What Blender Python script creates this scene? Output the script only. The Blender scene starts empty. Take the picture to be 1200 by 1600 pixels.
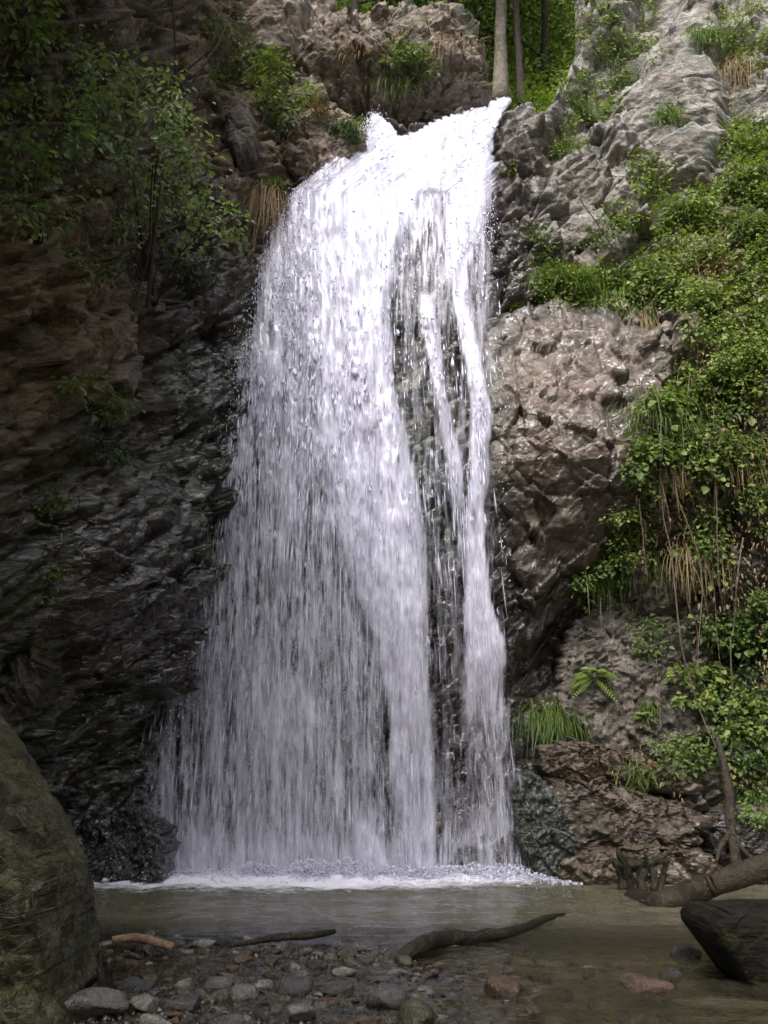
import bpy, math
import numpy as np
from mathutils import Vector
from mathutils.bvhtree import BVHTree

# ------------------------------------------------------------------ camera, sky, sun, exposure
scene = bpy.context.scene
col = scene.collection
PITCH = math.radians(14.0)
FPX = 1570.0                      # focal length in pixels of the 1200x1600 photograph
CAMZ = 1.6
cd = bpy.data.cameras.new('camera')
cam = bpy.data.objects.new('camera', cd)
col.objects.link(cam)
cam.location = (0, 0, CAMZ)
cam.rotation_euler = (math.pi / 2 + PITCH, 0, 0)
cd.sensor_fit = 'VERTICAL'
cd.sensor_height = 36.0
cd.lens = 36.0 * FPX / 1600.0
cd.clip_end = 500
cd.clip_start = 0.05
scene.camera = cam

SUN_EL, SUN_DIR = 50.0, Vector((0.34, 0.94, 0.0)).normalized()   # horizontal direction the light travels
w = bpy.data.worlds.new('World')
scene.world = w
w.use_nodes = True
nt = w.node_tree
bg = nt.nodes['Background']
sky = nt.nodes.new('ShaderNodeTexSky')
sky.sky_type = 'NISHITA'
sky.sun_disc = False
sky.sun_elevation = math.radians(SUN_EL)
sky.sun_rotation = math.atan2(-SUN_DIR.x, -SUN_DIR.y)
sky.air_density = 1.0
sky.dust_density = 4.0
sky.ozone_density = 1.0
hs = nt.nodes.new('ShaderNodeHueSaturation')
hs.inputs['Saturation'].default_value = 0.42
nt.links.new(sky.outputs[0], hs.inputs['Color'])
nt.links.new(hs.outputs[0], bg.inputs[0])
bg.inputs[1].default_value = 0.10

sl = bpy.data.lights.new('sun', 'SUN')
sun = bpy.data.objects.new('sun', sl)
col.objects.link(sun)
sl.energy = 1.5
sl.angle = math.radians(22)
sl.color = (1.0, 0.98, 0.96)
e = math.radians(SUN_EL)
ld = Vector((SUN_DIR.x * math.cos(e), SUN_DIR.y * math.cos(e), -math.sin(e)))
sun.rotation_euler = ld.to_track_quat('-Z', 'Y').to_euler()
sun.location = (0, 0, 40)

scene.view_settings.view_transform = 'Standard'
scene.view_settings.look = 'None'
scene.view_settings.exposure = 1.6
scene.view_settings.gamma = 1.0
scene.view_settings.use_curve_mapping = False
scene.cycles.max_bounces = 5
scene.cycles.diffuse_bounces = 2
scene.cycles.transparent_max_bounces = 8
scene.cycles.adaptive_threshold = 0.03

# ------------------------------------------------------------------ helpers: maths
rng = np.random.default_rng(7)
SP, CP = math.sin(PITCH), math.cos(PITCH)

def rays(u, v):
    a = (np.asarray(u, float) - 600) / FPX
    b = (800 - np.asarray(v, float)) / FPX
    a, b = np.broadcast_arrays(a, b)
    return np.stack([a, CP - b * SP, SP + b * CP], -1)

def at(u, v, Y):
    """world point seen in direction (u, v) of the photograph, Y metres in front of the camera"""
    r = rays(u, v)
    t = np.asarray(Y, float) / r[..., 1]
    return r * t[..., None] + np.array([0, 0, CAMZ])

def on_level(u, v, z=0.0):
    r = rays(u, v)
    t = (z - CAMZ) / r[..., 2]
    return r * t[..., None] + np.array([0, 0, CAMZ])

def project(p):
    p = np.asarray(p, float) - np.array([0, 0, CAMZ])
    d = p[..., 1] * CP + p[..., 2] * SP
    h = -p[..., 1] * SP + p[..., 2] * CP
    d = np.where(d > 0.2, d, 0.2)
    return 600 + FPX * p[..., 0] / d, 800 - FPX * h / d

def nrm(a):
    return a / (np.linalg.norm(a, axis=-1, keepdims=True) + 1e-9)

def sstep(a, b, x):
    t = np.clip((x - a) / (b - a), 0, 1)
    return t * t * (3 - 2 * t)

def h32(*ints):
    h = np.uint64(0x9E3779B97F4A7C15)
    r = np.zeros(np.broadcast(*ints).shape, np.uint64) + h
    with np.errstate(over='ignore'):
        for i in ints:
            r ^= np.asarray(i).astype(np.int64).astype(np.uint64) + h + (r << np.uint64(6)) + (r >> np.uint64(2))
            r *= np.uint64(0xBF58476D1CE4E5B9)
            r ^= r >> np.uint64(29)
        r *= np.uint64(0x94D049BB133111EB)
        r ^= r >> np.uint64(32)
    return (r & np.uint64(0xFFFFFF)).astype(np.float64) / float(0x1000000)

def vnoise(p, seed=0):
    i = np.floor(p).astype(np.int64)
    f = p - i
    f = f * f * f * (f * (f * 6 - 15) + 10)
    out = 0
    if p.shape[-1] == 3:
        for dx in (0, 1):
            for dy in (0, 1):
                for dz in (0, 1):
                    wgt = (f[..., 0] if dx else 1 - f[..., 0]) * (f[..., 1] if dy else 1 - f[..., 1]) * (f[..., 2] if dz else 1 - f[..., 2])
                    out = out + wgt * h32(i[..., 0] + dx, i[..., 1] + dy, i[..., 2] + dz, seed)
    else:
        for dx in (0, 1):
            for dy in (0, 1):
                wgt = (f[..., 0] if dx else 1 - f[..., 0]) * (f[..., 1] if dy else 1 - f[..., 1])
                out = out + wgt * h32(i[..., 0] + dx, i[..., 1] + dy, seed)
    return out * 2 - 1

def fbm(p, octaves=4, seed=0, gain=0.5, ridged=False):
    a, s, tot = 1.0, 0, 0
    q = np.array(p, float)
    for k in range(octaves):
        n = vnoise(q, seed + k * 17)
        if ridged:
            n = 1 - 2 * np.abs(n)
        s = s + a * n
        tot += a
        a *= gain
        q = q * 2.03 + 11.3
    return s / tot

def facets(p, seed=0, tilt=1.0):
    """broken rock: every Voronoi cell is a tilted plane; returns (height, distance to the crack)"""
    i = np.floor(p).astype(np.int64)
    n, dim = p.shape
    f1 = np.full(n, 9.0); f2 = np.full(n, 9.0); hh = np.zeros(n)
    offs = np.stack(np.meshgrid(*[[-1, 0, 1]] * dim, indexing='ij'), -1).reshape(-1, dim)
    for o in offs:
        c = i + o
        keys = [c[:, k] for k in range(dim)]
        d2 = np.zeros(n); g = np.zeros(n)
        for k in range(dim):
            ck = c[:, k] + h32(*keys, seed + 100 + k)
            dk = p[:, k] - ck
            d2 += dk * dk
            g += dk * (h32(*keys, seed + 200 + k) * 2 - 1)
        d = np.sqrt(d2)
        hgt = (h32(*keys, seed + 300) * 2 - 1) * 0.6 + tilt * g
        near = d < f1
        f2 = np.where(near, f1, np.minimum(f2, d))
        hh = np.where(near, hgt, hh)
        f1 = np.where(near, d, f1)
    return hh, f2 - f1

def cell_hash(p, seed=0):
    """a random number per Voronoi cell"""
    i = np.floor(p).astype(np.int64)
    n, dim = p.shape
    f1 = np.full(n, 9.0); out = np.zeros(n)
    for o in np.stack(np.meshgrid(*[[-1, 0, 1]] * dim, indexing='ij'), -1).reshape(-1, dim):
        c = i + o
        keys = [c[:, k] for k in range(dim)]
        d2 = sum((p[:, k] - c[:, k] - h32(*keys, seed + 100 + k)) ** 2 for k in range(dim))
        near = d2 < f1
        out = np.where(near, h32(*keys, seed + 400), out); f1 = np.where(near, d2, f1)
    return out

def joints(x, phase, seed):
    """parallel fractures: planar faces between sharp steps of uneven height"""
    x = x + phase * 7.3
    i = np.floor(x); f = x - i
    a = 0.35 + 1.3 * h32(i.astype(np.int64), np.floor(phase * 997).astype(np.int64), seed)
    return (f - 0.5) * a

def inside(poly, u, v):
    poly = np.asarray(poly, float)
    c = np.zeros(np.shape(u), bool)
    j = len(poly) - 1
    for i in range(len(poly)):
        xi, yi = poly[i]; xj, yj = poly[j]
        if yi != yj:
            c ^= ((yi > v) != (yj > v)) & (u < (xj - xi) * (v - yi) / (yj - yi) + xi)
        j = i
    return c

def sample_poly(poly, n, r=rng):
    poly = np.asarray(poly, float)
    lo, hi = poly.min(0), poly.max(0)
    out = np.zeros((0, 2))
    while len(out) < n:
        q = lo + (hi - lo) * r.random((n * 3, 2))
        out = np.concatenate([out, q[inside(poly, q[:, 0], q[:, 1])]])
    return out[:n]

# ------------------------------------------------------------------ helpers: meshes and objects
def tag(o, label=None, category=None, group=None, kind=None):
    for k, val in (('label', label), ('category', category), ('group', group), ('kind', kind)):
        if val:
            o[k] = val
    return o

def mesh_data(name, V, F, mats, smooth=False, attrs=None):
    """F: (n,3) or (n,4) int array, or a list of such arrays"""
    Fs = F if isinstance(F, list) else [F]
    Fs = [np.asarray(f, np.int32) for f in Fs if len(f)]
    me = bpy.data.meshes.new(name)
    V = np.asarray(V, np.float32)
    me.vertices.add(len(V))
    me.vertices.foreach_set('co', V.ravel())
    loops = np.concatenate([f.ravel() for f in Fs])
    sizes = np.concatenate([np.full(len(f), f.shape[1], np.int32) for f in Fs])
    starts = np.concatenate([[0], np.cumsum(sizes)[:-1]]).astype(np.int32)
    me.loops.add(len(loops))
    me.loops.foreach_set('vertex_index', loops.astype(np.int32))
    me.polygons.add(len(sizes))
    me.polygons.foreach_set('loop_start', starts)
    me.polygons.foreach_set('loop_total', sizes)
    if smooth:
        me.polygons.foreach_set('use_smooth', np.ones(len(sizes), bool))
    for m in (mats if isinstance(mats, (list, tuple)) else [mats]):
        me.materials.append(m)
    for k, a in (attrs or {}).items():
        a = np.asarray(a, np.float32)
        if a.ndim == 1:
            at_ = me.attributes.new(k, 'FLOAT', 'POINT')
            at_.data.foreach_set('value', a)
        else:
            at_ = me.attributes.new(k, 'FLOAT_COLOR', 'POINT')
            at_.data.foreach_set('color', np.concatenate([a, np.ones((len(a), 1), np.float32)], 1).ravel())
    me.update()
    me.validate()
    return me

def build(name, V, F, mats, smooth=False, attrs=None, parent=None, origin=None):
    V = np.asarray(V, float)
    if origin is not None:
        V = V - np.asarray(origin, float)
    me = mesh_data(name, V, F, mats, smooth, attrs)
    o = bpy.data.objects.new(name, me)
    col.objects.link(o)
    if origin is not None and parent is None:
        o.location = origin
    if parent is not None:
        o.parent = parent
    return o

def empty(name, loc):
    o = bpy.data.objects.new(name, None)
    col.objects.link(o)
    o.location = loc
    o.empty_display_size = 0.1
    return o

class Geo:
    """collects pieces of one surface"""
    def __init__(s):
        s.V, s.F3, s.F4, s.n, s.A = [], [], [], 0, []
    def add(s, V, F, a=None):
        F = np.asarray(F)
        (s.F3 if F.shape[1] == 3 else s.F4).append(F + s.n)
        s.V.append(V); s.n += len(V)
        s.A.append(np.zeros(len(V)) if a is None else a)
    def build(s, name, mat, smooth=False, parent=None, origin=None):
        F = [np.concatenate(f) for f in (s.F3, s.F4) if f]
        return build(name, np.concatenate(s.V), F, mat, smooth, {'rnd': np.concatenate(s.A)}, parent, origin)

def spline(P, n):
    P = np.asarray(P, float)
    Q = np.concatenate([[2 * P[0] - P[1]], P, [2 * P[-1] - P[-2]]])
    t = np.linspace(0, len(P) - 1 - 1e-6, n)
    i = t.astype(int); f = (t - i)[:, None]
    a, b, c, d = Q[i], Q[i + 1], Q[i + 2], Q[i + 3]
    return 0.5 * (2 * b + (c - a) * f + (2 * a - 5 * b + 4 * c - d) * f ** 2 + (3 * b - a - 3 * c + d) * f ** 3)

def tube(P, R, sides=6, bump=0.0, seed=0):
    P = np.asarray(P, float); n = len(P)
    R = np.interp(np.linspace(0, 1, n), np.linspace(0, 1, len(np.atleast_1d(R))), np.atleast_1d(R))
    T = nrm(np.gradient(P, axis=0))
    ref = np.array([0.31, 0.87, 0.38]) if abs(T[:, 2]).mean() > 0.7 else np.array([0.02, 0.05, 1.0])
    A = nrm(np.cross(T, ref)); B = np.cross(T, A)
    th = np.linspace(0, 2 * np.pi, sides, endpoint=False)
    ring = A[:, None] * np.cos(th)[None, :, None] + B[:, None] * np.sin(th)[None, :, None]
    rr = np.repeat(R[:, None], sides, 1)
    if bump:
        q = P[:, None] + ring * rr[..., None]
        rr = rr * (1 + bump * fbm(q.reshape(-1, 3) * (0.9 / max(R.max(), 0.01)), 3, seed).reshape(n, sides))
    V = (P[:, None] + ring * rr[..., None]).reshape(-1, 3)
    V = np.concatenate([V, [P[0] - T[0] * R[0] * 0.15], [P[-1] + T[-1] * R[-1] * 0.3]])
    i = np.arange(n - 1)[:, None] * sides; k = np.arange(sides)[None]; k2 = (k + 1) % sides
    F = np.stack([i + k, i + k2, i + sides + k2, i + sides + k], -1).reshape(-1, 4)
    k = np.arange(sides); k2 = (k + 1) % sides
    c0 = np.full(sides, n * sides); c1 = c0 + 1; l = (n - 1) * sides
    F3 = np.concatenate([np.stack([k2, k, c0], -1), np.stack([l + k, l + k2, c1], -1)])
    return V, F, F3

def add_tube(g, P, R, sides=6, bump=0.0, seed=0, a=0.0):
    V, F, F3 = tube(P, R, sides, bump, seed)
    base = g.n
    g.F4.append(F + base); g.F3.append(F3 + base)
    g.V.append(V); g.n += len(V); g.A.append(np.full(len(V), a))

def add_leaves(g, P, D, N, L, W, rnd):
    """pointed leaves folded along the midrib: base P, direction D, upper side N"""
    n = len(P)
    D = nrm(D); S = nrm(np.cross(D, N)); U = np.cross(S, D)
    L = np.broadcast_to(L, n)[:, None]; W = np.broadcast_to(W, n)[:, None]
    b = P
    r1 = P + .32 * L * D + W * S + .10 * L * U
    r2 = P + .72 * L * D + .62 * W * S + .04 * L * U
    t = P + L * D - .14 * L * U
    l2 = P + .72 * L * D - .62 * W * S + .04 * L * U
    l1 = P + .32 * L * D - W * S + .10 * L * U
    V = np.stack([b, r1, r2, t, l2, l1], 1).reshape(-1, 3)
    k = np.arange(n)[:, None] * 6
    F = np.concatenate([k + np.array([0, 1, 2, 3]), k + np.array([0, 3, 4, 5])])
    g.add(V, F, np.repeat(np.broadcast_to(rnd, n), 6))

def unit(n, r=rng):
    return nrm(r.normal(size=(n, 3)))

# ------------------------------------------------------------------ materials
class NT:
    def __init__(s, name):
        s.m = bpy.data.materials.new(name); s.m.use_nodes = True
        s.t = s.m.node_tree; s.n = s.t.nodes; s.l = s.t.links
        s.p = s.n['Principled BSDF']; s.out = s.n['Material Output']
    def node(s, kind, **kw):
        x = s.n.new('ShaderNode' + kind)
        for k, v in kw.items():
            setattr(x, k, v)
        return x
    def put(s, val, sock):
        if hasattr(val, 'is_output') or isinstance(val, bpy.types.NodeSocket):
            s.l.new(val, sock)
        elif isinstance(val, tuple) and len(val) == 3 and sock.type == 'RGBA':
            sock.default_value = (*val, 1)
        else:
            sock.default_value = val
    def pos(s, scale=(1, 1, 1), rot=(0, 0, 0), obj=False):
        src = s.node('TexCoord').outputs['Object'] if obj else s.node('NewGeometry').outputs['Position']
        mp = s.node('Mapping')
        mp.inputs['Scale'].default_value = scale; mp.inputs['Rotation'].default_value = rot
        s.l.new(src, mp.inputs[0]); return mp.outputs[0]
    def noise(s, vec, scale, detail=4, rough=0.55, dist=0.0):
        x = s.node('TexNoise')
        x.inputs['Scale'].default_value = scale; x.inputs['Detail'].default_value = detail
        x.inputs['Roughness'].default_value = rough; x.inputs['Distortion'].default_value = dist
        s.l.new(vec, x.inputs['Vector']); return x.outputs['Fac']
    def voro(s, vec, scale, feature='F1', rand=1.0):
        x = s.node('TexVoronoi', feature=feature)
        x.inputs['Scale'].default_value = scale
        x.inputs['Randomness'].default_value = rand
        s.l.new(vec, x.inputs['Vector']); return x.outputs['Distance']
    def ramp(s, fac, stops):
        x = s.node('ValToRGB')
        els = x.color_ramp.elements
        while len(els) < len(stops):
            els.new(0.5)
        for el, (p, c) in zip(els, stops):
            el.position = p
            el.color = (*c, 1) if isinstance(c, tuple) else (c, c, c, 1)
        s.l.new(fac, x.inputs[0]); return x.outputs[0]
    def mix(s, fac, a, b, blend='MIX'):
        x = s.node('Mix', data_type='RGBA', blend_type=blend)
        s.put(fac, x.inputs[0]); s.put(a, x.inputs[6]); s.put(b, x.inputs[7]); return x.outputs[2]
    def math(s, op, a, b=0.0, c=0.0, clamp=False):
        x = s.node('Math', operation=op, use_clamp=clamp)
        s.put(a, x.inputs[0]); s.put(b, x.inputs[1]); s.put(c, x.inputs[2]); return x.outputs[0]
    def cells(s, vec, scale):
        """planar chips: every Voronoi cell is its own tilted plane (height in metres)"""
        x = s.node('TexVoronoi'); x.inputs['Scale'].default_value = scale
        s.l.new(vec, x.inputs['Vector'])
        d = s.node('VectorMath', operation='SUBTRACT'); s.l.new(vec, d.inputs[0]); s.l.new(x.outputs['Position'], d.inputs[1])
        c = s.node('VectorMath', operation='SUBTRACT'); s.l.new(x.outputs['Color'], c.inputs[0]); c.inputs[1].default_value = (.5, .5, .5)
        q = s.node('VectorMath', operation='DOT_PRODUCT'); s.l.new(d.outputs[0], q.inputs[0]); s.l.new(c.outputs[0], q.inputs[1])
        return q.outputs['Value']
    def attr(s, name, out='Fac'):
        return s.node('Attribute', attribute_name=name).outputs[out]
    def bump(s, h, strength, dist, prev=None):
        x = s.node('Bump')
        x.inputs['Strength'].default_value = strength; x.inputs['Distance'].default_value = dist
        s.l.new(h, x.inputs['Height'])
        if prev is not None:
            s.l.new(prev, x.inputs['Normal'])
        return x.outputs[0]
    def set(s, **kw):
        for k, v in kw.items():
            s.put(v, s.p.inputs[k.replace('_', ' ')])
        return s.m

def rock_mat(name, tint=None, wet=None, moss=None, scale=1.0, spec=0.5, chip=0.6):
    """broken rock; tint / wet / moss come from the mesh when not given"""
    k = NT(name)
    P = k.pos()
    Pt = k.pos(scale=(1, 1, 2.1), rot=(0.35, 0.75, 0.2))            # tilted strata
    base = k.attr('tint', 'Color') if tint is None else k.node('RGB').outputs[0]
    if tint is not None:
        base.node.outputs[0].default_value = (*tint, 1)
    wt = k.attr('wet') if wet is None else k.node('Value').outputs[0]
    if wet is not None:
        wt.node.outputs[0].default_value = wet
    ms = k.attr('moss') if moss is None else k.node('Value').outputs[0]
    if moss is not None:
        ms.node.outputs[0].default_value = moss
    big = k.noise(Pt, 0.9 * scale, 4, 0.6, 0.1)
    mid = k.noise(Pt, 5 * scale, 4, 0.7, 0.0)
    fine = k.noise(P, 38 * scale, 2, 0.7)
    var = k.ramp(big, [(0.3, 0.55), (0.5, 1.0), (0.72, 1.5)])
    var2 = k.ramp(mid, [(0.28, 0.5), (0.5, 1.0), (0.75, 1.6)])
    var3 = k.ramp(fine, [(0.25, 0.7), (0.5, 1.0), (0.78, 1.35)])
    c = k.mix(1.0, base, var, 'MULTIPLY')
    c = k.mix(1.0, c, var2, 'MULTIPLY')
    c = k.mix(0.8, c, var3, 'MULTIPLY')
    # rusty, greenish and pale veins
    rust = k.ramp(k.noise(Pt, 2.3 * scale, 4, 0.7, 0.1), [(0.52, 0.0), (0.68, 1.0)])
    c = k.mix(k.math('MULTIPLY', rust, 0.45), c, k.mix(1.0, base, (1.25, 0.78, 0.5), 'MULTIPLY'))
    green = k.ramp(k.noise(P, 1.3 * scale, 4, 0.65, 0.1), [(0.56, 0.0), (0.7, 1.0)])
    c = k.mix(k.math('MULTIPLY', green, 0.45), c, k.mix(1.0, base, (0.62, 0.95, 0.8), 'MULTIPLY'))
    vein = k.ramp(k.noise(Pt, 5 * scale, 3, 0.5, 0.2), [(0.485, 0.0), (0.5, 1.0), (0.515, 0.0)])
    c = k.mix(k.math('MULTIPLY', vein, 0.3), c, (0.42, 0.38, 0.35))
    # wet rock is darker
    c = k.mix(wt, c, k.mix(1.0, c, (0.5, 0.46, 0.46), 'MULTIPLY'))
    mossn = k.ramp(k.noise(P, 4.5 * scale, 4, 0.75, 0.1), [(0.42, 0.0), (0.6, 1.0)])
    mf = k.math('MULTIPLY', ms, mossn, clamp=True)
    mcol = k.mix(k.noise(P, 22, 3), (0.035, 0.05, 0.012), (0.09, 0.10, 0.025))
    c = k.mix(mf, c, mcol)
    rn = k.ramp(k.noise(P, 9 * scale, 2, 0.6), [(0.35, 0.13), (0.7, 0.42)])
    rough = k.mix(k.math('MULTIPLY', wt, k.math('SUBTRACT', 1.0, mf)), (0.88, 0.88, 0.88), rn)
    seam = k.ramp(k.noise(k.pos(scale=(1, 1, 2.6), rot=(0.35, 0.75, 0.2)), 2.0 * scale, 4, 0.6, 0.2), [(0.48, 1.0), (0.497, 0.3), (0.514, 1.0)])
    c = k.mix(0.75, c, seam, 'MULTIPLY')
    wpn = k.node('TexNoise'); wpn.inputs['Scale'].default_value = 3.0; k.l.new(Pt, wpn.inputs['Vector'])
    wv_ = k.node('VectorMath', operation='MULTIPLY_ADD'); k.l.new(wpn.outputs['Color'], wv_.inputs[0]); wv_.inputs[1].default_value = (.05, .05, .05); k.l.new(Pt, wv_.inputs[2])
    chips = k.math('ADD', k.cells(wv_.outputs[0], 2.6 * scale), k.math('MULTIPLY', k.cells(wv_.outputs[0], 7.5 * scale), 0.6))
    h1 = k.math('ADD', k.math('MULTIPLY', mid, 0.7), k.math('MULTIPLY', fine, 0.25))
    crk = k.ramp(k.voro(wv_.outputs[0], 3.0 * scale, 'DISTANCE_TO_EDGE'), [(0.0, 0.0), (0.04, 1.0)])
    amp = k.ramp(big, [(0.36, 0.25), (0.58, 1.0)])
    H = k.math('MULTIPLY', k.math('MULTIPLY', chips, chip), amp)
    sep = k.node('VectorMath', operation='DOT_PRODUCT'); k.l.new(P, sep.inputs[0]); sep.inputs[1].default_value = (-4.6, 1.2, 5.2)
    sw = k.math('FRACT', k.math('ADD', sep.outputs['Value'], k.math('MULTIPLY', k.noise(P, 1.6, 2, 0.5), 3.0)))
    H = k.math('ADD', H, k.math('MULTIPLY', k.math('MULTIPLY', sw, amp), 0.022))
    H = k.math('ADD', H, k.math('MULTIPLY', h1, 0.009))
    H = k.math('ADD', H, k.math('ADD', k.math('MULTIPLY', seam, 0.006), k.math('MULTIPLY', crk, 0.006)))
    b = k.bump(H, 1.0, 1.0)
    film = k.math('MULTIPLY', wt, k.math('SUBTRACT', 1.0, mf), clamp=True)
    k.set(Coat_Weight=film, Coat_Roughness=0.27, Coat_IOR=1.5, Coat_Normal=b)
    return k.set(Base_Color=c, Roughness=rough, Normal=b, Specular_IOR_Level=spec)

def leaf_mat(name, dark, light, yellow=(0.2, 0.19, 0.03), gloss=0.45, trans=0.35):
    k = NT(name)
    r = k.attr('rnd')
    c = k.ramp(r, [(0.0, dark), (0.55, light), (0.90, light), (1.0, yellow)])
    n = k.noise(k.pos(), 3.0, 3)
    c = k.mix(k.ramp(n, [(0.35, 0.0), (0.65, 0.5)]), c, k.mix(1.0, c, (0.62, 0.72, 0.7), 'MULTIPLY'))
    k.set(Base_Color=c, Roughness=gloss, Specular_IOR_Level=0.4)
    tr = k.node('BsdfTranslucent')
    k.l.new(k.mix(1.0, c, (1.3, 1.35, 0.5), 'MULTIPLY'), tr.inputs[0])
    ms = k.node('MixShader'); ms.inputs[0].default_value = trans
    k.l.new(k.p.outputs[0], ms.inputs[1]); k.l.new(tr.outputs[0], ms.inputs[2])
    k.l.new(ms.outputs[0], k.out.inputs[0])
    return k.m

def wood_mat(name, a, b, rough=0.75, moss=0.0, scale=1.0):
    k = NT(name)
    P = k.pos(obj=True)
    n = k.noise(P, 14 * scale, 5, 0.65, 0.6)
    f = k.noise(P, 60 * scale, 3, 0.6)
    c = k.mix(k.ramp(n, [(0.35, 0.0), (0.65, 1.0)]), a, b)
    c = k.mix(k.math('MULTIPLY', k.ramp(k.noise(P, 6 * scale, 4, 0.6), [(0.45, 0.0), (0.6, 1.0)]), moss), c, (0.06, 0.075, 0.02))
    h = k.math('ADD', n, k.math('MULTIPLY', f, 0.4))
    return k.set(Base_Color=c, Roughness=rough, Normal=k.bump(h, 1.0, 0.035), Specular_IOR_Level=0.25)

M = {}
M['cliff'] = rock_mat('cliff_rock')
M['outcrop'] = rock_mat('outcrop_rock', None, None, None)
M['broad'] = rock_mat('broad_faced_rock', None, None, None, scale=0.8, chip=0.4)
M['boulder'] = rock_mat('mossy_boulder_rock', None, None, None, scale=1.7, spec=0.3, chip=0.8)
M['leaf_bright'] = leaf_mat('leaf_bright', (0.065, 0.10, 0.022), (0.185, 0.24, 0.06))
M['leaf_mid'] = leaf_mat('leaf_mid', (0.045, 0.075, 0.018), (0.125, 0.175, 0.045))
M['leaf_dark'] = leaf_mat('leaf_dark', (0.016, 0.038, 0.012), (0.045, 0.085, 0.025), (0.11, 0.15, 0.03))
M['leaf_grey'] = leaf_mat('leaf_grey', (0.08, 0.12, 0.05), (0.23, 0.29, 0.15), (0.15, 0.2, 0.06), 0.26, 0.4)
M['grass'] = leaf_mat('grass_blade', (0.06, 0.09, 0.02), (0.13, 0.20, 0.04), (0.24, 0.2, 0.08))
M['dry'] = leaf_mat('dry_grass', (0.10, 0.065, 0.035), (0.25, 0.17, 0.09), (0.32, 0.22, 0.1), 0.7, 0.2)
M['litter'] = leaf_mat('leaf_litter', (0.025, 0.014, 0.008), (0.09, 0.05, 0.022), (0.2, 0.12, 0.045), 0.5, 0.1)
M['bark'] = wood_mat('dark_bark', (0.018, 0.013, 0.01), (0.05, 0.036, 0.025))
M['vine'] = wood_mat('vine_bark', (0.07, 0.05, 0.035), (0.17, 0.13, 0.09))
M['grey_bark'] = wood_mat('grey_bark', (0.09, 0.07, 0.055), (0.24, 0.205, 0.17), 0.85, 0.35, 0.5)
M['wet_wood'] = wood_mat('wet_wood', (0.010, 0.008, 0.007), (0.035, 0.026, 0.019), 0.3, 0.12)
M['drift_wood'] = wood_mat('drift_wood', (0.016, 0.012, 0.009), (0.05, 0.036, 0.026), 0.45, 0.1)
M['pale_wood'] = wood_mat('pale_wood', (0.12, 0.075, 0.045), (0.26, 0.18, 0.11), 0.6)

# ------------------------------------------------------------------ the cliff: a gorge that closes behind the fall
PLAN = np.array([(-6.8, -9), (-6.4, -3), (-5.7, 4), (-5.0, 8.5), (-4.45, 11.5), (-4.0, 13.6), (-3.3, 15.2), (-2.2, 16.0), (0, 16.25), (2, 16.2),
                 (4, 16.0), (6, 15.7), (7.6, 14.6), (9.0, 12), (10.2, 7), (11.4, 0), (12.5, -9)])
fine = spline(PLAN, 1600)
arc = np.concatenate([[0], np.cumsum(np.linalg.norm(np.diff(fine, axis=0), axis=1))])
a_lo = arc[np.argmin(np.abs(fine[:, 1] - 8.5) + (fine[:, 0] > 0) * 99)]
a_hi = arc[np.argmin(np.abs(fine[:, 1] - 13.2) + (fine[:, 0] < 0) * 99)]
sa = np.concatenate([np.arange(0, a_lo, 0.3), np.arange(a_lo, a_hi, 0.03), np.arange(a_hi, arc[-1], 0.3)])
sx, sy = np.interp(sa, arc, fine[:, 0]), np.interp(sa, arc, fine[:, 1])
tx, ty = np.gradient(sx, sa), np.gradient(sy, sa)
nx, ny = ty, -tx
zz = np.concatenate([np.arange(-1.0, 17.0, 0.03), np.arange(17.0, 22.0, 0.12)])
SX, ZZ = np.meshgrid(sx, zz)                 # rows: z, columns: along the wall
SY = np.broadcast_to(sy, SX.shape); NX = np.broadcast_to(nx, SX.shape); NY = np.broadcast_to(ny, SX.shape)
AR = np.broadcast_to(sa, SX.shape)
a0 = np.interp(0.0, fine[500:1100, 0], arc[500:1100])      # arc length at x = 0
ss = AR - a0                                                # ~x along the back wall

# large shape: metres towards the viewer, thin-plate through control points (s, z)
CTRL = [(-14, 0, 0), (-14, 10, .3), (-14, 20, .2), (-9, 0, 0), (-9, 10, .4), (-9, 20, .6), (-6.5, 0, -.3), (-6.5, 4, 0), (-6.5, 8, .2), (-6.5, 13, .5), (-6.5, 19, .6),
        (-4.6, 0, -.7), (-4.6, 1.5, -.7), (-4.6, 3.2, .25), (-4.6, 5.5, .55), (-4.6, 7, .1), (-4.6, 10, -.1), (-4.6, 13, .1), (-4.6, 18, .2),
        (-3.4, 0, -.5), (-3.4, 1.6, -.5), (-3.4, 3.2, .3), (-3.4, 5.5, .45), (-3.4, 8, 0), (-3.2, 11, -.35), (-3.2, 14, -.5), (-3.2, 18, -.9),
        (-2, 0, 0), (-2, 4, .05), (-2, 8, -.1), (-2, 11, -.7), (-2, 14, -1.5), (-2, 18, -2.4),
        (0, 0, 0), (0, 4, 0), (0, 7, -.2), (0, 10, -.7), (0, 12, -1.1), (0, 14, -1.7), (0, 18, -3),
        (1.0, 5, .05), (1.0, 7.2, .12), (1.0, 9, -.3),
        (2, 0, 0), (2, 4, -.1), (2, 8, -.35), (2, 11, -1), (2, 14, -1.7), (2, 18, -3.2),
        (3.6, 0, .2), (3.6, 1.2, .1), (3.6, 2.5, -.8), (3.6, 4, -1.0), (3.6, 6.5, -.5), (3.6, 8.5, -.75), (3.6, 11, -1.7), (3.6, 14, -2.9), (3.6, 18, -4.6),
        (5.6, 0, .3), (5.6, 2, -.2), (5.6, 4, -.5), (5.6, 6.5, 0), (5.6, 8.5, -.5), (5.6, 11, -1.7), (5.6, 14, -3.2), (5.6, 19, -5.2),
        (8, 0, 0), (8, 4, 0), (8, 8, -.8), (8, 13, -3), (8, 20, -6), (13, 0, 0), (13, 10, -3), (13, 20, -7), (20, 0, 0), (20, 20, -7)]
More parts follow.
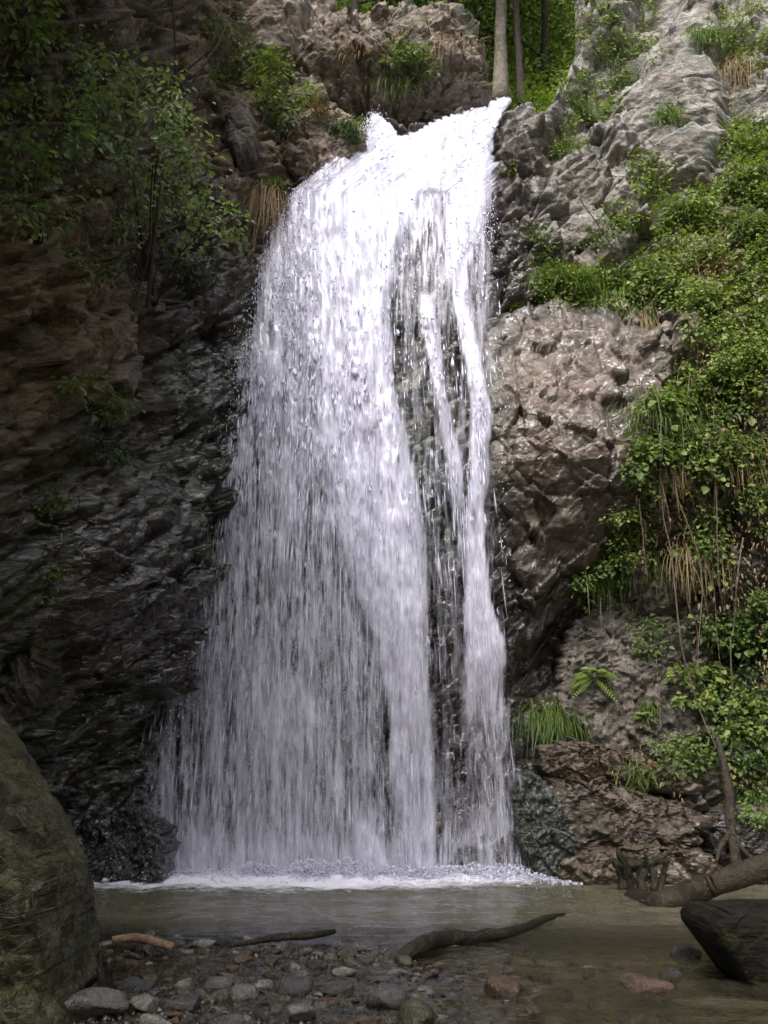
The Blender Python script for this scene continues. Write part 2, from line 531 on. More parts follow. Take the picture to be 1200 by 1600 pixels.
CT = np.array(CTRL, float)
def tps(r2):
    return r2 * np.log(r2 + 1e-9) * 0.5
K = tps(((CT[:, None, :2] - CT[None, :, :2]) ** 2).sum(-1)) + np.eye(len(CT)) * 0.15
Pm = np.concatenate([np.ones((len(CT), 1)), CT[:, :2]], 1)
A = np.block([[K, Pm], [Pm.T, np.zeros((3, 3))]])
wv = np.linalg.solve(A, np.concatenate([CT[:, 2], np.zeros(3)]))
off = wv[-3] + wv[-2] * ss + wv[-1] * ZZ
for (cs, cz, _), wk in zip(CTRL, wv[:len(CT)]):
    off = off + wk * tps((ss - cs) ** 2 + (ZZ - cz) ** 2)

# blocks and slabs that stand out of the wall: outline in the photograph, metres proud, softness of the edge in pixels
BLOCKS = [([(845, 165), (870, 60), (885, 5), (905, -80), (1060, -80), (1000, 20), (960, 70), (915, 140), (880, 225), (850, 230)], .7, 14),
          ([(955, 190), (1010, 110), (1050, 60), (1085, -30), (1125, -80), (1122, 90), (1138, 230), (1105, 285), (1050, 300), (980, 285), (925, 240)], .75, 12),
          ([(850, 280), (925, 225), (1010, 285), (1008, 365), (960, 415), (925, 438), (870, 420), (845, 400), (795, 345), (800, 300)], .55, 10),
          ([(770, 245), (790, 165), (835, 150), (872, 190), (865, 250), (820, 300), (785, 345), (762, 310)], .5, 14),
          ([(75, 790), (150, 755), (250, 770), (285, 830), (285, 930), (272, 1010), (270, 1080), (200, 1085), (120, 1060), (80, 990), (65, 900)], .5, 14),
          ([(300, 400), (390, 385), (400, 460), (370, 520), (310, 520), (280, 460)], .4, 10),
          ([(270, 570), (340, 545), (385, 600), (370, 680), (300, 690), (250, 640)], .35, 10),
          ([(290, 700), (350, 690), (345, 800), (310, 830), (270, 780)], .35, 10),
          ([(60, 470), (150, 430), (185, 520), (170, 640), (90, 660), (40, 570)], .35, 14),
          ([(200, 520), (260, 500), (280, 600), (250, 690), (190, 680)], -.45, 16),
          ([(320, 190), (410, 160), (440, 260), (430, 380), (350, 350)], .3, 14),
          ([(395, 30), (410, -60), (470, -60), (478, 40), (465, 90), (430, 105), (400, 90)], .5, 10),
          ([(230, 60), (300, 40), (330, 160), (280, 220), (220, 160)], .35, 14),
           ([(640, 480), (700, 470), (715, 560), (705, 760), (690, 830), (650, 820), (640, 700)], .3, 12),
          ([(980, 540), (1085, 480), (1110, 560), (1040, 620), (1000, 660)], .5, 12),
          ([(805, 1040), (895, 930), (960, 900), (930, 1000), (880, 1080), (820, 1120)], -.7, 20)]
def poly_dist(poly, u, v):
    poly = np.asarray(poly, float); dmin = np.full(u.shape, 1e9)
    for i in range(len(poly)):
        a, b = poly[i], poly[(i + 1) % len(poly)]
        e_ = b - a
        t = np.clip(((u - a[0]) * e_[0] + (v - a[1]) * e_[1]) / (e_ @ e_), 0, 1)
        dmin = np.minimum(dmin, np.hypot(u - a[0] - t * e_[0], v - a[1] - t * e_[1]))
    return np.where(inside(poly, u, v), dmin, -dmin)
q2 = np.stack([ss, ZZ], -1).reshape(-1, 2)
bu, bv = project(np.stack([SX + NX * off, SY + NY * off, ZZ], -1))
wob = 16 * fbm(q2 * 2.6, 4, 3).reshape(off.shape)
dense = (AR > a_lo) & (AR < a_hi)
for (pl, hgt, soft) in BLOCKS:
    sd = np.where(dense, poly_dist(pl, bu, bv) + wob, -99)
    off = off + hgt * sstep(-soft, soft, sd) * (0.75 + 0.25 * sstep(0, 60, sd))

# broken rock on top of it
wrp = np.stack([fbm(q2 * 0.8, 3, 5), fbm(q2 * 0.8 + 40, 3, 6)], -1)
ca, sn = math.cos(math.radians(42)), math.sin(math.radians(42))
def strata(q, along, across):
    return np.stack([(q[:, 0] * ca + q[:, 1] * sn) / along, (-q[:, 0] * sn + q[:, 1] * ca) / across], -1)
f1, c1 = facets(strata(q2 + wrp * 0.07, 1.7, 0.95), 11, 1.4)
f2, c2 = facets(strata(q2 + wrp * 0.04, 0.62, 0.36), 12, 1.5)
f3, c3 = facets(strata(q2 + wrp * 0.02, 0.26, 0.15), 13, 1.5)
f4, _ = facets(strata(q2 + wrp * 0.03, 0.12, 0.075), 14, 1.5)
falls = np.exp(-((ss - 0.1) / 2.3) ** 4) * sstep(15, 12, ZZ)        # smoother where water has worn it
fl = falls.ravel()
rough_n = 0.35 + 0.95 * np.clip(fbm(q2 * 0.5, 3, 21) * 0.9 + 0.5, 0, 1)
slab = np.where(dense, sstep(-25, 25, poly_dist([(830, 120), (890, -80), (1130, -80), (1145, 240), (1010, 300), (1000, 400), (925, 445), (830, 400), (790, 330)], bu, bv)), 0).ravel()
rough_n = rough_n * (1 - 0.6 * slab)
d = f1 * 0.30 * (1 - 0.5 * fl) + (f2 * 0.23 + f3 * 0.085 + f4 * 0.022) * rough_n * (1 - 0.3 * fl)
ids1 = cell_hash(strata(q2 + wrp * 0.07, 1.7, 0.95), 11)
ids2 = cell_hash(strata(q2 + wrp * 0.04, 0.62, 0.36), 12)
def along(q, deg):
    return q[:, 0] * math.cos(math.radians(deg)) + q[:, 1] * math.sin(math.radians(deg))
qj = q2 + wrp * 0.10
d *= 0.62
d += (joints(along(qj, 128) / 0.7, ids1, 1) * 0.28 + joints(along(qj, 20) / 0.95, ids1, 2) * 0.32) * (1 - 0.5 * fl)
d += (joints(along(qj, 135) / 0.21, ids2, 3) * 0.085 + joints(along(qj, 15) / 0.27, ids2, 4) * 0.07 + joints(along(qj, 75) / 0.10, ids2, 5) * 0.022) * (0.35 + 0.65 * rough_n) * (1 - 0.3 * fl) * np.where(q2[:, 0] < -2, .6, .85)
d += fbm(q2 * 1.3, 3, 31) * 0.08 + fbm(q2 * 9, 3, 33) * 0.008
d -= np.exp(-(c1 / 0.045) ** 2) * 0.12 + np.exp(-(c2 / 0.06) ** 2) * 0.055 * rough_n
off = off + d.reshape(off.shape)
# notch where the stream comes over
lip = 14.2 + 0.35 * sstep(0, 2.5, ss)
redge = 3.1 + 0.25 * np.clip(ZZ - lip, 0, 4)
nm = sstep(-0.9, -0.5, ss) * sstep(0.15, -0.15, ss - redge) * (ZZ > lip)
rec = nm * np.clip((ZZ - lip) * 5.0, 0, 7)
CX = SX + NX * off
CY = SY + NY * off + rec
CZ = ZZ + 0.05 * fbm(q2 * 2.2 + 9, 4, 41).reshape(off.shape) + rec * 0.03
rimz = np.where(SX < 0, np.interp(SY, [9.0, 12.5], [14.0, 30.0]), 30.0)     # the near left wall is lower
exc = np.clip(CZ - rimz, 0, None)
CZ = CZ - 0.8 * exc
CX = CX - NX * exc * 0.9
CV = np.stack([CX, CY, CZ], -1).reshape(-1, 3)
nr, nc = SX.shape
ids = np.arange(nr * nc).reshape(nr, nc)
CF = np.stack([ids[:-1, :-1], ids[:-1, 1:], ids[1:, 1:], ids[1:, :-1]], -1).reshape(-1, 4)
cut = (rec > 0.5).ravel()
CF = CF[~cut[CF].any(1)]
pu, pv = project(CV)

# rock colour plus painted shade, wetness, moss: control points in the photograph, smoothly blended
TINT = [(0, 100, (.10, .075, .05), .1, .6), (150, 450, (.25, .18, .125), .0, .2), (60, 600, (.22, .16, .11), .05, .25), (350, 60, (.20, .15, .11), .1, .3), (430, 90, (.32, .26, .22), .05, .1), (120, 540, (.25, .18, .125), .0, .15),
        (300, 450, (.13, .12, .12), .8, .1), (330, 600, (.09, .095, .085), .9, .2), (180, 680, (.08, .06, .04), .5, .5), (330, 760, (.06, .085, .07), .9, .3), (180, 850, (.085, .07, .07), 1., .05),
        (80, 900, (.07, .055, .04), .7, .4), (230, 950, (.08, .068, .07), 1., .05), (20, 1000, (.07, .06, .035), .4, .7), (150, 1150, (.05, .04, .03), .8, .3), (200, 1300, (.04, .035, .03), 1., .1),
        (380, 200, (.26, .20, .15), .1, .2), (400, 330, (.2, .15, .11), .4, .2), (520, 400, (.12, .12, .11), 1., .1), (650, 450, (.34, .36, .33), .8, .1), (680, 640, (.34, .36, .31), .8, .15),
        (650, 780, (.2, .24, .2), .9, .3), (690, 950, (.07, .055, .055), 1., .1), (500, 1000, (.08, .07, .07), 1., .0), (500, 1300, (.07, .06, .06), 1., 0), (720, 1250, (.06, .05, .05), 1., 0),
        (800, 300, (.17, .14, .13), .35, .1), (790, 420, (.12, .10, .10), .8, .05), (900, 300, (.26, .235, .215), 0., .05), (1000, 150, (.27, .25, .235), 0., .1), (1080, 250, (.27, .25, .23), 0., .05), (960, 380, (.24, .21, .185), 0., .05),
        (870, 600, (.19, .135, .105), .65, .0), (880, 700, (.165, .12, .095), .65, .0), (900, 800, (.13, .095, .075), .7, .1), (850, 950, (.11, .085, .07), .7, .1), (950, 1000, (.10, .082, .065), .4, .25), (1080, 950, (.10, .085, .07), .3, .4), (950, 1130, (.12, .10, .09), .5, .1),  # lower outcrop and lower right wall: overhang shade painted into the tint
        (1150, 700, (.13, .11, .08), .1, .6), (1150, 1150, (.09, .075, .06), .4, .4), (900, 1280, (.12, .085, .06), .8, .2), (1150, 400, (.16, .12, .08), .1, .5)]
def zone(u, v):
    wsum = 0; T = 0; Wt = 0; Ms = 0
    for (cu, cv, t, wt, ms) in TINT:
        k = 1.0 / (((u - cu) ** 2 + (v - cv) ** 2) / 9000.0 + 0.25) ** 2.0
        wsum = wsum + k; T = T + k[:, None] * np.array(t) * (np.array([.52, .47, .40]) if cu < 420 else np.array([.77, .79, .77])); Wt = Wt + k * wt; Ms = Ms + k * ms  # left side cut darker: wet dark rock plus painted-in shade
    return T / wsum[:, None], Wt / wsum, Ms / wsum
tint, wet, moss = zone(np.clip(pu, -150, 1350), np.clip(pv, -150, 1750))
wn = fbm(CV * 0.9, 3, 51)
wet = np.clip(wet + wn * 0.35 * (wet > 0.25), 0, 1)
moss = np.clip(moss * 0.8 + fbm(CV * 0.6, 3, 52) * 0.3, 0, 1)
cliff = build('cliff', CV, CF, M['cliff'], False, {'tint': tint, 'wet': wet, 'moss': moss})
tag(cliff, 'tall broken rock cliff walls closing the gorge behind the waterfall', 'cliff', kind='structure')
BVHS = [BVHTree.FromPolygons(CV.tolist(), CF.tolist())]

def hit(u, v):
    """first rock surface seen at (u, v): point, normal"""
    o = Vector((0, 0, CAMZ)); dr = Vector(rays(u, v)).normalized()
    best = None
    for b in BVHS:
        h = b.ray_cast(o, dr)
        if h[0] is not None and (best is None or h[3] < best[2]):
            best = (np.array(h[0]), np.array(h[1]), h[3])
    if best is None:
        p = at(u, v, 20.0); return p, np.array([0, -1, 0.]), False
    n = best[1]
    if np.dot(n, np.array(dr)) > 0:
        n = -n
    return best[0], n, True

# ------------------------------------------------------------------ rocks with an outline of their own
def poly_rock(poly, Y, front, back, label, name='rock', tint=None, wetv=None, mossv=None, seed=1, cell=0.6, amp=0.10, lean=0.0, yaw=0.0, res=(150, 60), box=0.55, group=None, cat='rock', crack=0.05, level=None, solid=True, tuck=0.0, top=0.0, small=1.0):
    poly = np.asarray(poly, float)
    c = poly.mean(0)
    Pw = at(poly[:, 0], poly[:, 1], Y); Cw = at(c[0], c[1], Y)
    xz = Pw[:, [0, 2]] - Cw[[0, 2]]
    nt_, nf = res
    th = np.linspace(-np.pi, np.pi, nt_, endpoint=False)
    dirs = np.stack([np.cos(th), np.sin(th)], -1)
    R = np.full(nt_, 0.0)
    for i in range(len(xz)):
        a, b = xz[i], xz[(i + 1) % len(xz)]
        eab = b - a
        den = dirs[:, 0] * eab[1] - dirs[:, 1] * eab[0]
        den = np.where(np.abs(den) < 1e-9, 1e-9, den)
        t = (a[0] * eab[1] - a[1] * eab[0]) / den
        s = (a[0] * dirs[:, 1] - a[1] * dirs[:, 0]) / den
        ok = (t > 0) & (s >= -1e-6) & (s <= 1 + 1e-6)
        R = np.where(ok, np.maximum(R, t), R)
    ker = np.array([1, 2, 3, 2, 1.]); ker /= ker.sum()
    R = np.convolve(np.concatenate([R[-2:], R, R[:2]]), ker, 'valid')
    m = 2 * (nf // 2) + 1
    lin = np.linspace(-1, 1, m)
    A_, B_ = np.meshgrid(lin, lin)
    big_ = np.abs(A_) > np.abs(B_)                       # concentric square-to-disc map: no pole in view
    rr = np.where(big_, A_, B_)
    with np.errstate(divide='ignore', invalid='ignore'):
        ph = np.where(big_, (np.pi / 4) * np.where(A_ != 0, B_ / A_, 0), np.pi / 2 - (np.pi / 4) * np.where(B_ != 0, A_ / B_, 0))
    dx_, dz_ = rr * np.cos(ph), rr * np.sin(ph)
    rho = np.clip(np.hypot(dx_, dz_), 0, 1).ravel(); tht = np.arctan2(dz_, dx_).ravel()
    Rt = np.interp(tht, np.concatenate([th, [np.pi]]), np.concatenate([R, R[:1]]))
    Rt = R.mean() + (Rt - R.mean()) * sstep(0.0, 0.55, rho)
    pw = 2.0 / box
    prof = (1 - rho ** pw) ** (1 / pw)
    x = rho * Rt * np.cos(tht); z = rho * Rt * np.sin(tht)
    yf = -front * prof + lean * z + yaw * x + tuck * np.clip(-z, 0, None) + top * np.clip(z, 0, None)
    yb = back * prof + lean * z + yaw * x
    rim = (np.abs(A_) > 1 - 1e-9) | (np.abs(B_) > 1 - 1e-9)
    idf = np.arange(m * m).reshape(m, m)
    idb = np.where(rim, idf, m * m + idf)
    V = np.concatenate([np.stack([x, yf, z], -1), np.stack([x, yb, z], -1)])
    qd = lambda I: np.stack([I[:-1, :-1], I[:-1, 1:], I[1:, 1:], I[1:, :-1]], -1).reshape(-1, 4)
    F = np.concatenate([qd(idf), qd(idb)[:, ::-1]])
    used = np.unique(F); remap = np.zeros(len(V), int); remap[used] = np.arange(len(used))
    V = V[used]; F = remap[F]
    # displace along an approximate normal
    nv = nrm((V - np.stack([0 * V[:, 0], lean * V[:, 2] + yaw * V[:, 0], 0 * V[:, 0]], -1)) * np.array([1 / (R.max() ** 2), 1.5 / (max(front, .05) ** 2), 1 / (R.max() ** 2)]) + 1e-6)
    q = (V + Cw) / cell
    wp = np.stack([fbm(q * 1.2 + k * 9, 2, seed + k) for k in range(3)], -1) * 0.12
    rot = np.array([[.8, .2, -.56], [-.1, .97, .2], [.58, -.1, .8]])
    qq = (q + wp) @ rot.T
    fa, ca_ = facets(qq * np.array([.7, 1, 1.3]), seed, 1.1)
    fb, cb_ = facets(qq * np.array([1.9, 2.6, 3.2]), seed + 5, 1.1)
    fc, _ = facets(qq * np.array([5., 6.5, 8]), seed + 9, 1.1)
    dd = amp * (1.2 * fa + 0.5 * fb + 0.12 * fc) + amp * 0.35 * fbm(q * 1.5, 4, seed + 7) - crack * np.exp(-(ca_ / .06) ** 2) - crack * .5 * np.exp(-(cb_ / .06) ** 2) * np.clip(fbm(q * 0.9, 2, seed + 31) * 2.2, 0, 1)
    idc = cell_hash(qq * np.array([.7, 1, 1.3]), seed); idf = cell_hash(qq * np.array([1.9, 2.6, 3.2]), seed + 5)
    ql = (q + wp * .5) * cell
    dd = dd * 0.6
    for (dv, lam, am, idx, sd) in (((-.62, .15, .77), .75, .95, idc, 1), ((.93, .1, .35), .9, 1.0, idc, 2), ((-.7, .2, .68), .24, .36, idf, 3), ((.95, .2, .25), .30, .32, idf, 4), ((.2, .3, .93), .11, .1, idf, 5)):
        dd = dd + amp * am * (small if idx is idf else 1.0) * joints(ql @ np.array(dv) / (lam * cell), idx, seed + sd)
    V = V + nv * dd[:, None]
    W = V + Cw
    if level is not None:
        W[:, 2] = np.maximum(W[:, 2], level); V = W - Cw
    uu, vv = project(W)
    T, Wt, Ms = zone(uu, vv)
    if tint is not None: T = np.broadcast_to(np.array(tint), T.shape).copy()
    if wetv is not None: Wt = np.clip(wetv + 0.4 * fbm(W * 1.5, 3, seed), 0, 1)
    if mossv is not None: Ms = np.clip(mossv + 0.35 * fbm(W * 1.1, 3, seed + 3), 0, 1)
    o = build(name, V, F, M['outcrop'], False, {'tint': T, 'wet': Wt, 'moss': Ms})
    o.location = Cw
    tag(o, label, cat, group)
    if solid:
        BVHS.append(BVHTree.FromPolygons(W.tolist(), F.tolist()))
    return o

poly_rock([(735, 520), (800, 480), (880, 455), (960, 470), (1030, 520), (1060, 600), (1045, 690), (1010, 780), (975, 850), (930, 905), (892, 945), (850, 1010), (800, 1100), (760, 1100), (740, 900), (730, 700)],
          16.75, 1.40, 1.0, 'large wet pinkish-brown cracked rock bulging beside the right edge of the waterfall', 'rock_outcrop', wetv=.5, mossv=-.1, seed=3, cell=.85, amp=.15, res=(300, 180), box=.72, crack=.09, tuck=.42, top=.25, small=.35).data.materials[0] = M['broad']
poly_rock([(440, 110), (480, 55), (550, 28), (640, 12), (710, 22), (745, 60), (762, 120), (760, 160), (700, 185), (640, 212), (600, 205), (560, 200), (500, 185), (450, 160)],
          18.5, .8, 2.4, 'big brown boulder with dry grass standing above the waterfall lip', 'boulder', tint=(.17, .135, .11), wetv=.1, mossv=.3, seed=13, cell=.9, amp=.2, res=(220, 130), box=.6, cat='boulder', tuck=.5, top=.2)
poly_rock([(440, 200), (480, 180), (530, 180), (572, 205), (580, 260), (540, 300), (480, 300), (445, 270)], 17.2, .5, 1.2, 'pale rounded boulder wedged left of the fall just below the lip', 'boulder', tint=(.19, .15, .12), wetv=.05, mossv=.15, seed=23, cell=.5, amp=.08, box=.75, res=(130, 60), cat='boulder')
poly_rock([(355, 180), (385, 165), (402, 200), (400, 240), (370, 255), (352, 225)], 16.2, .35, .9, 'small grey boulder under the drooping green bush left of the lip', 'boulder', tint=(.13, .11, .10), wetv=.1, mossv=.2, seed=26, cell=.4, amp=.04, box=.75, res=(90, 44), cat='boulder')
poly_rock([(-60, 850), (15, 880), (60, 960), (70, 1040), (55, 1110), (-60, 1120)], 12.6, .3, 1.2, 'mossy brown rock shoulder at the left edge above the leaning boulder', tint=(.06, .05, .03), wetv=.2, mossv=.4, seed=53, cell=.4, amp=.13, res=(120, 70), box=.5)
# ledges at the foot of the right wall
LEDGE = [([(820, 1250), (870, 1215), (960, 1225), (1050, 1250), (1115, 1280), (1120, 1325), (1030, 1320), (900, 1330), (840, 1345)], 15.6, .5, 'long layered brown ledge at the foot of the right wall', (.085, .06, .045), .7),
         ([(865, 1350), (905, 1325), (1000, 1318), (1080, 1325), (1130, 1345), (1125, 1385), (1000, 1385), (870, 1375)], 15.0, .5, 'low wet rust-brown slab at the waterline behind the root stump', (.10, .07, .05), .8),
         ([(800, 1210), (840, 1200), (880, 1260), (905, 1330), (880, 1365), (825, 1370), (800, 1300)], 15.35, .4, 'dark greenish wet rock between the fall and the right ledges', (.06, .068, .058), 1.0),
         ([(840, 1170), (900, 1155), (1000, 1180), (1080, 1215), (1100, 1245), (1000, 1235), (880, 1225), (835, 1200)], 15.9, .4, 'leaf-strewn rock shelf above the brown ledge on the right', (.085, .06, .042), .45),
         ([(1100, 1290), (1150, 1260), (1230, 1270), (1230, 1370), (1130, 1370), (1105, 1340)], 14.9, .5, 'dark rock at the right edge where the root trunk comes down', (.055, .045, .038), .5),
         ([(880, 990), (950, 910), (1020, 930), (1080, 990), (1090, 1090), (1050, 1190), (920, 1190), (860, 1100)], 17.1, .62, 'grey rock wall behind the fern below the big cracked rock', (.095, .08, .068), .3),  # tint lowered to stand in for shade under the overhang
         ([(705, 1330), (755, 1290), (800, 1310), (815, 1370), (700, 1375)], 15.55, .25, 'wet dark rock at the base of the thin right strand of water', (.08, .075, .075), 1.0)]
for i, (pl, Y, fr, lb, tn, wt) in enumerate(LEDGE):
    poly_rock(pl, Y, fr, 1.0, lb, 'rock_ledge' if i in (0, 1, 3) else 'rock', tint=tn, wetv=wt * .6, mossv=.15, seed=60 + i * 5, cell=.4, amp=.10, res=(160, 90), box=.5, lean=.35)
poly_rock([(130, 1290), (200, 1255), (265, 1290), (262, 1375), (130, 1380)], 14.6, .4, .9, 'black wet rock at the waterline behind the leaning boulder', tint=(.03, .027, .026), wetv=1.0, mossv=.1, seed=120, cell=.4, amp=.085, res=(150, 64), box=.5)

# the leaning boulder in the left foreground
poly_rock([(-300, 980), (-170, 1030), (-68, 1150), (-22, 1225), (26, 1295), (66, 1365), (82, 1425), (92, 1480), (100, 1550), (120, 1610), (115, 1720), (-60, 1760), (-260, 1740)],
          6.9, .45, 1.2, 'huge mossy olive-brown boulder leaning in at the lower left corner', 'boulder', tint=(.045, .037, .022), wetv=.0, mossv=.45, seed=7, cell=.9, amp=.06, res=(320, 220), box=.26, lean=.25, cat='boulder', crack=.05, tuck=.3).data.materials[0] = M['boulder']

# ------------------------------------------------------------------ streambed and pool
gx = np.concatenate([np.linspace(-12, -4.6, 20), np.arange(-4.5, 6.0, 0.05), np.linspace(6.1, 13, 20)])
gy = np.concatenate([np.linspace(-9, 5.5, 30), np.arange(5.6, 17.2, 0.05)])
GX, GY = np.meshgrid(gx, gy)
g2 = np.stack([GX, GY], -1).reshape(-1, 2)
def bed_height(x, y):
    p = np.stack([x, y], -1)
    pool = -0.75 * np.exp(-(((y - 13.6) / 2.6) ** 4))
    bar = 0.038 * sstep(11.0, 9.6, y + 0.5 * x * (x > 0)) * sstep(1.2, -0.4, x - 0.12 * (9 - y))
    right = -0.07 * sstep(0.3, 1.6, x)
    near = 0.1 * sstep(6.5, 3, y)
    return -0.06 + pool + bar + right + near + 0.035 * fbm(p * 1.3, 4, 71) + 0.012 * fbm(p * 7, 3, 72)
BZ = bed_height(g2[:, 0], g2[:, 1])
nr, nc = GX.shape
ids = np.arange(nr * nc).reshape(nr, nc)
GF = np.stack([ids[:-1, :-1], ids[:-1, 1:], ids[1:, 1:], ids[1:, :-1]], -1).reshape(-1, 4)
k = NT('streambed_gravel')
P = k.pos()
peb = k.node('TexVoronoi'); peb.inputs['Scale'].default_value = 22
k.l.new(P, peb.inputs['Vector'])
c = k.mix(peb.outputs['Color'], (0.035, 0.027, 0.017), (0.13, 0.10, 0.062))
c = k.mix(k.ramp(k.noise(P, 2.0, 4), [(0.4, 0.0), (0.65, 0.8)]), c, (0.04, 0.028, 0.016))
M['bed'] = k.set(Base_Color=c, Roughness=0.45, Normal=k.bump(peb.outputs['Distance'], 1.0, -0.03))
bed = build('streambed', np.concatenate([g2, BZ[:, None]], 1), GF, M['bed'], True)
tag(bed, 'brown gravelly streambed under the pool and stream', 'streambed', kind='structure')

# water surface with ripples; white water where the fall lands
wx = np.arange(-5.5, 8.0, 0.04); wy = np.concatenate([np.linspace(1, 6.2, 20), np.arange(6.25, 16.6, 0.04)])
WX, WY = np.meshgrid(wx, wy)
w2 = np.stack([WX, WY], -1).reshape(-1, 2)
foam_line = 12.95 + 0.28 * np.clip(w2[:, 0] + 1.0, 0, 9) + 0.3 * fbm(w2 * np.array([[0.9, 0.0]]) + 3, 3, 81)
foam = sstep(-0.6, 1.9, w2[:, 1] - foam_line) * sstep(-5.2, -4.3, w2[:, 0]) * sstep(2.9, 1.6, w2[:, 0])
calm = sstep(2.0, 6.5, np.abs(w2[:, 1] - 15.6))
riff = sstep(10.5, 8.5, w2[:, 1]) * sstep(-2.0, 1.0, w2[:, 0])
foam = np.maximum(foam, riff * 0.0 * sstep(.25, .6, fbm(w2 * np.array([[2.2, 5.0]]), 3, 87)))
WZ = 0.020 * fbm(w2 * np.array([[1.6, 4.2]]), 3, 82) + 0.006 * fbm(w2 * 8, 3, 83) + riff * (0.05 * fbm(w2 * np.array([[3.5, 7.0]]) + 7, 4, 84)) \
    + foam * (0.09 * fbm(w2 * 3.2, 4, 85) + 0.05) + 0.012 * sstep(12.5, 15, w2[:, 1]) * fbm(w2 * np.array([[1.5, 4.5]]), 3, 86)
nr, nc = WX.shape
ids = np.arange(nr * nc).reshape(nr, nc)
WF = np.stack([ids[:-1, :-1], ids[:-1, 1:], ids[1:, 1:], ids[1:, :-1]], -1).reshape(-1, 4)
murk = np.clip((-bed_height(w2[:, 0], w2[:, 1])) / 0.55, 0, 1)
k = NT('stream_water')
P = k.pos()
bmp = k.bump(k.noise(k.pos(scale=(1, 1.7, 1)), 10, 4, 0.6), 0.5, 0.02)
tr = k.node('BsdfTransparent'); tr.inputs[0].default_value = (0.80, 0.78, 0.66, 1)
df = k.node('BsdfDiffuse'); df.inputs[0].default_value = (0.19, 0.175, 0.115, 1)
m0 = k.node('MixShader')
k.l.new(k.math('MULTIPLY', k.attr('murk'), 0.6), m0.inputs[0]); k.l.new(tr.outputs[0], m0.inputs[1]); k.l.new(df.outputs[0], m0.inputs[2])
gl = k.node('BsdfGlossy'); gl.inputs['Roughness'].default_value = 0.04
k.l.new(bmp, gl.inputs['Normal'])
fr = k.node('Fresnel'); fr.inputs['IOR'].default_value = 1.33; k.l.new(bmp, fr.inputs['Normal'])
m1 = k.node('MixShader')
k.l.new(fr.outputs[0], m1.inputs[0]); k.l.new(m0.outputs[0], m1.inputs[1]); k.l.new(gl.outputs[0], m1.inputs[2])
fo = k.node('BsdfDiffuse'); fo.inputs[0].default_value = (0.84, 0.83, 0.90, 1)
fn = k.noise(k.pos(scale=(1, 1.8, 1)), 6, 6, 0.75, 0.6)
ff = k.math('MULTIPLY_ADD', k.math('ADD', k.math('SUBTRACT', fn, 1.03), k.attr('foam')), 3.0, 0.35, clamp=True)
ff = k.math('MULTIPLY', ff, k.math('MULTIPLY', k.attr('foam'), 3.0, clamp=True))
m2 = k.node('MixShader')
k.l.new(ff, m2.inputs[0]); k.l.new(m1.outputs[0], m2.inputs[1]); k.l.new(fo.outputs[0], m2.inputs[2])
k.l.new(m2.outputs[0], k.out.inputs[0])
M['water'] = k.m
water = build('water', np.concatenate([w2, WZ[:, None]], 1), WF, M['water'], True, {'foam': foam, 'murk': murk})
tag(water, 'shallow olive-brown pool and rippling stream below the fall', 'water', kind='structure')

# ------------------------------------------------------------------ the waterfall
ZY = np.array([(-.5, 15.4), (0, 15.45), (3, 15.5), (5, 15.62), (7, 15.8), (8.5, 16.0), (10, 16.3), (12, 16.8), (13.3, 17.2), (14.1, 17.7), (14.6, 18.3), (15.2, 20)])
def on_fall(u, v, out=0.0):
    Y = np.full(np.shape(u), 16.3)
    for _ in range(25):
        p = at(u, v, Y)
        Y = 0.6 * Y + 0.4 * (np.interp(p[..., 2], ZY[:, 0], ZY[:, 1]) - out)
    return at(u, v, Y)
STR = [  # v, centre u, half width, density
    [(238, 545, 22, .75), (300, 525, 72, .9), (400, 505, 98, .8), (500, 495, 102, .7), (600, 480, 112, .6), (700, 472, 122, .54), (800, 462, 150, .48), (900, 452, 174, .36), (1000, 444, 190, .29), (1150, 432, 208, .26), (1300, 424, 222, .30), (1368, 428, 228, .48)],
    [(235, 620, 60, 1), (280, 590, 75, 1.1), (340, 560, 80, 1.1), (400, 548, 72, 1.1), (500, 542, 70, 1.1), (600, 550, 66, 1.1), (700, 568, 68, 1.1), (800, 586, 70, 1.02), (900, 606, 60, .85), (1000, 628, 42, .66), (1100, 640, 34, .52), (1200, 646, 30, .42), (1368, 652, 32, .45)],
    [(250, 690, 85, .95), (310, 680, 90, .62), (370, 680, 88, .42), (450, 690, 86, .24), (520, 695, 84, .17), (650, 700, 80, .13), (800, 700, 80, .13), (900, 710, 80, .14), (1000, 715, 82, .11), (1150, 720, 88, .11), (1368, 730, 92, .2)],
    [(460, 664, 9, .3), (500, 670, 10, .6), (560, 678, 10, .55), (640, 693, 10, .45), (720, 710, 11, .38), (820, 720, 10, .25), (900, 725, 9, .1)],
    [(240, 745, 26, .95), (330, 726, 30, .85), (430, 716, 14, .66), (500, 726, 12, .68), (570, 741, 13, .8), (650, 753, 16, .8), (750, 747, 14, .75), (850, 741, 14, .7), (930, 746, 19, .75), (1000, 758, 30, .78), (1080, 757, 32, .34), (1150, 765, 38, .18), (1250, 776, 46, .10), (1368, 792, 50, .26)],
    [(1035, 425, 20, .0), (1060, 425, 50, .16), (1100, 434, 62, .22), (1160, 444, 75, .18), (1260, 455, 80, .08), (1300, 450, 80, 0)],
    [(1270, 520, 300, 0), (1330, 520, 305, .16), (1368, 515, 310, .34)],
    [(1280, 565, 10, 0), (1310, 570, 18, .4), (1368, 585, 30, .5)],
]
CHUTE = [(798, 153), (775, 155), (740, 166), (690, 186), (650, 205), (622, 214), (612, 195), (588, 178), (574, 192), (575, 235), (560, 245), (540, 262), (600, 300), (700, 300), (760, 262), (772, 205), (786, 172)]
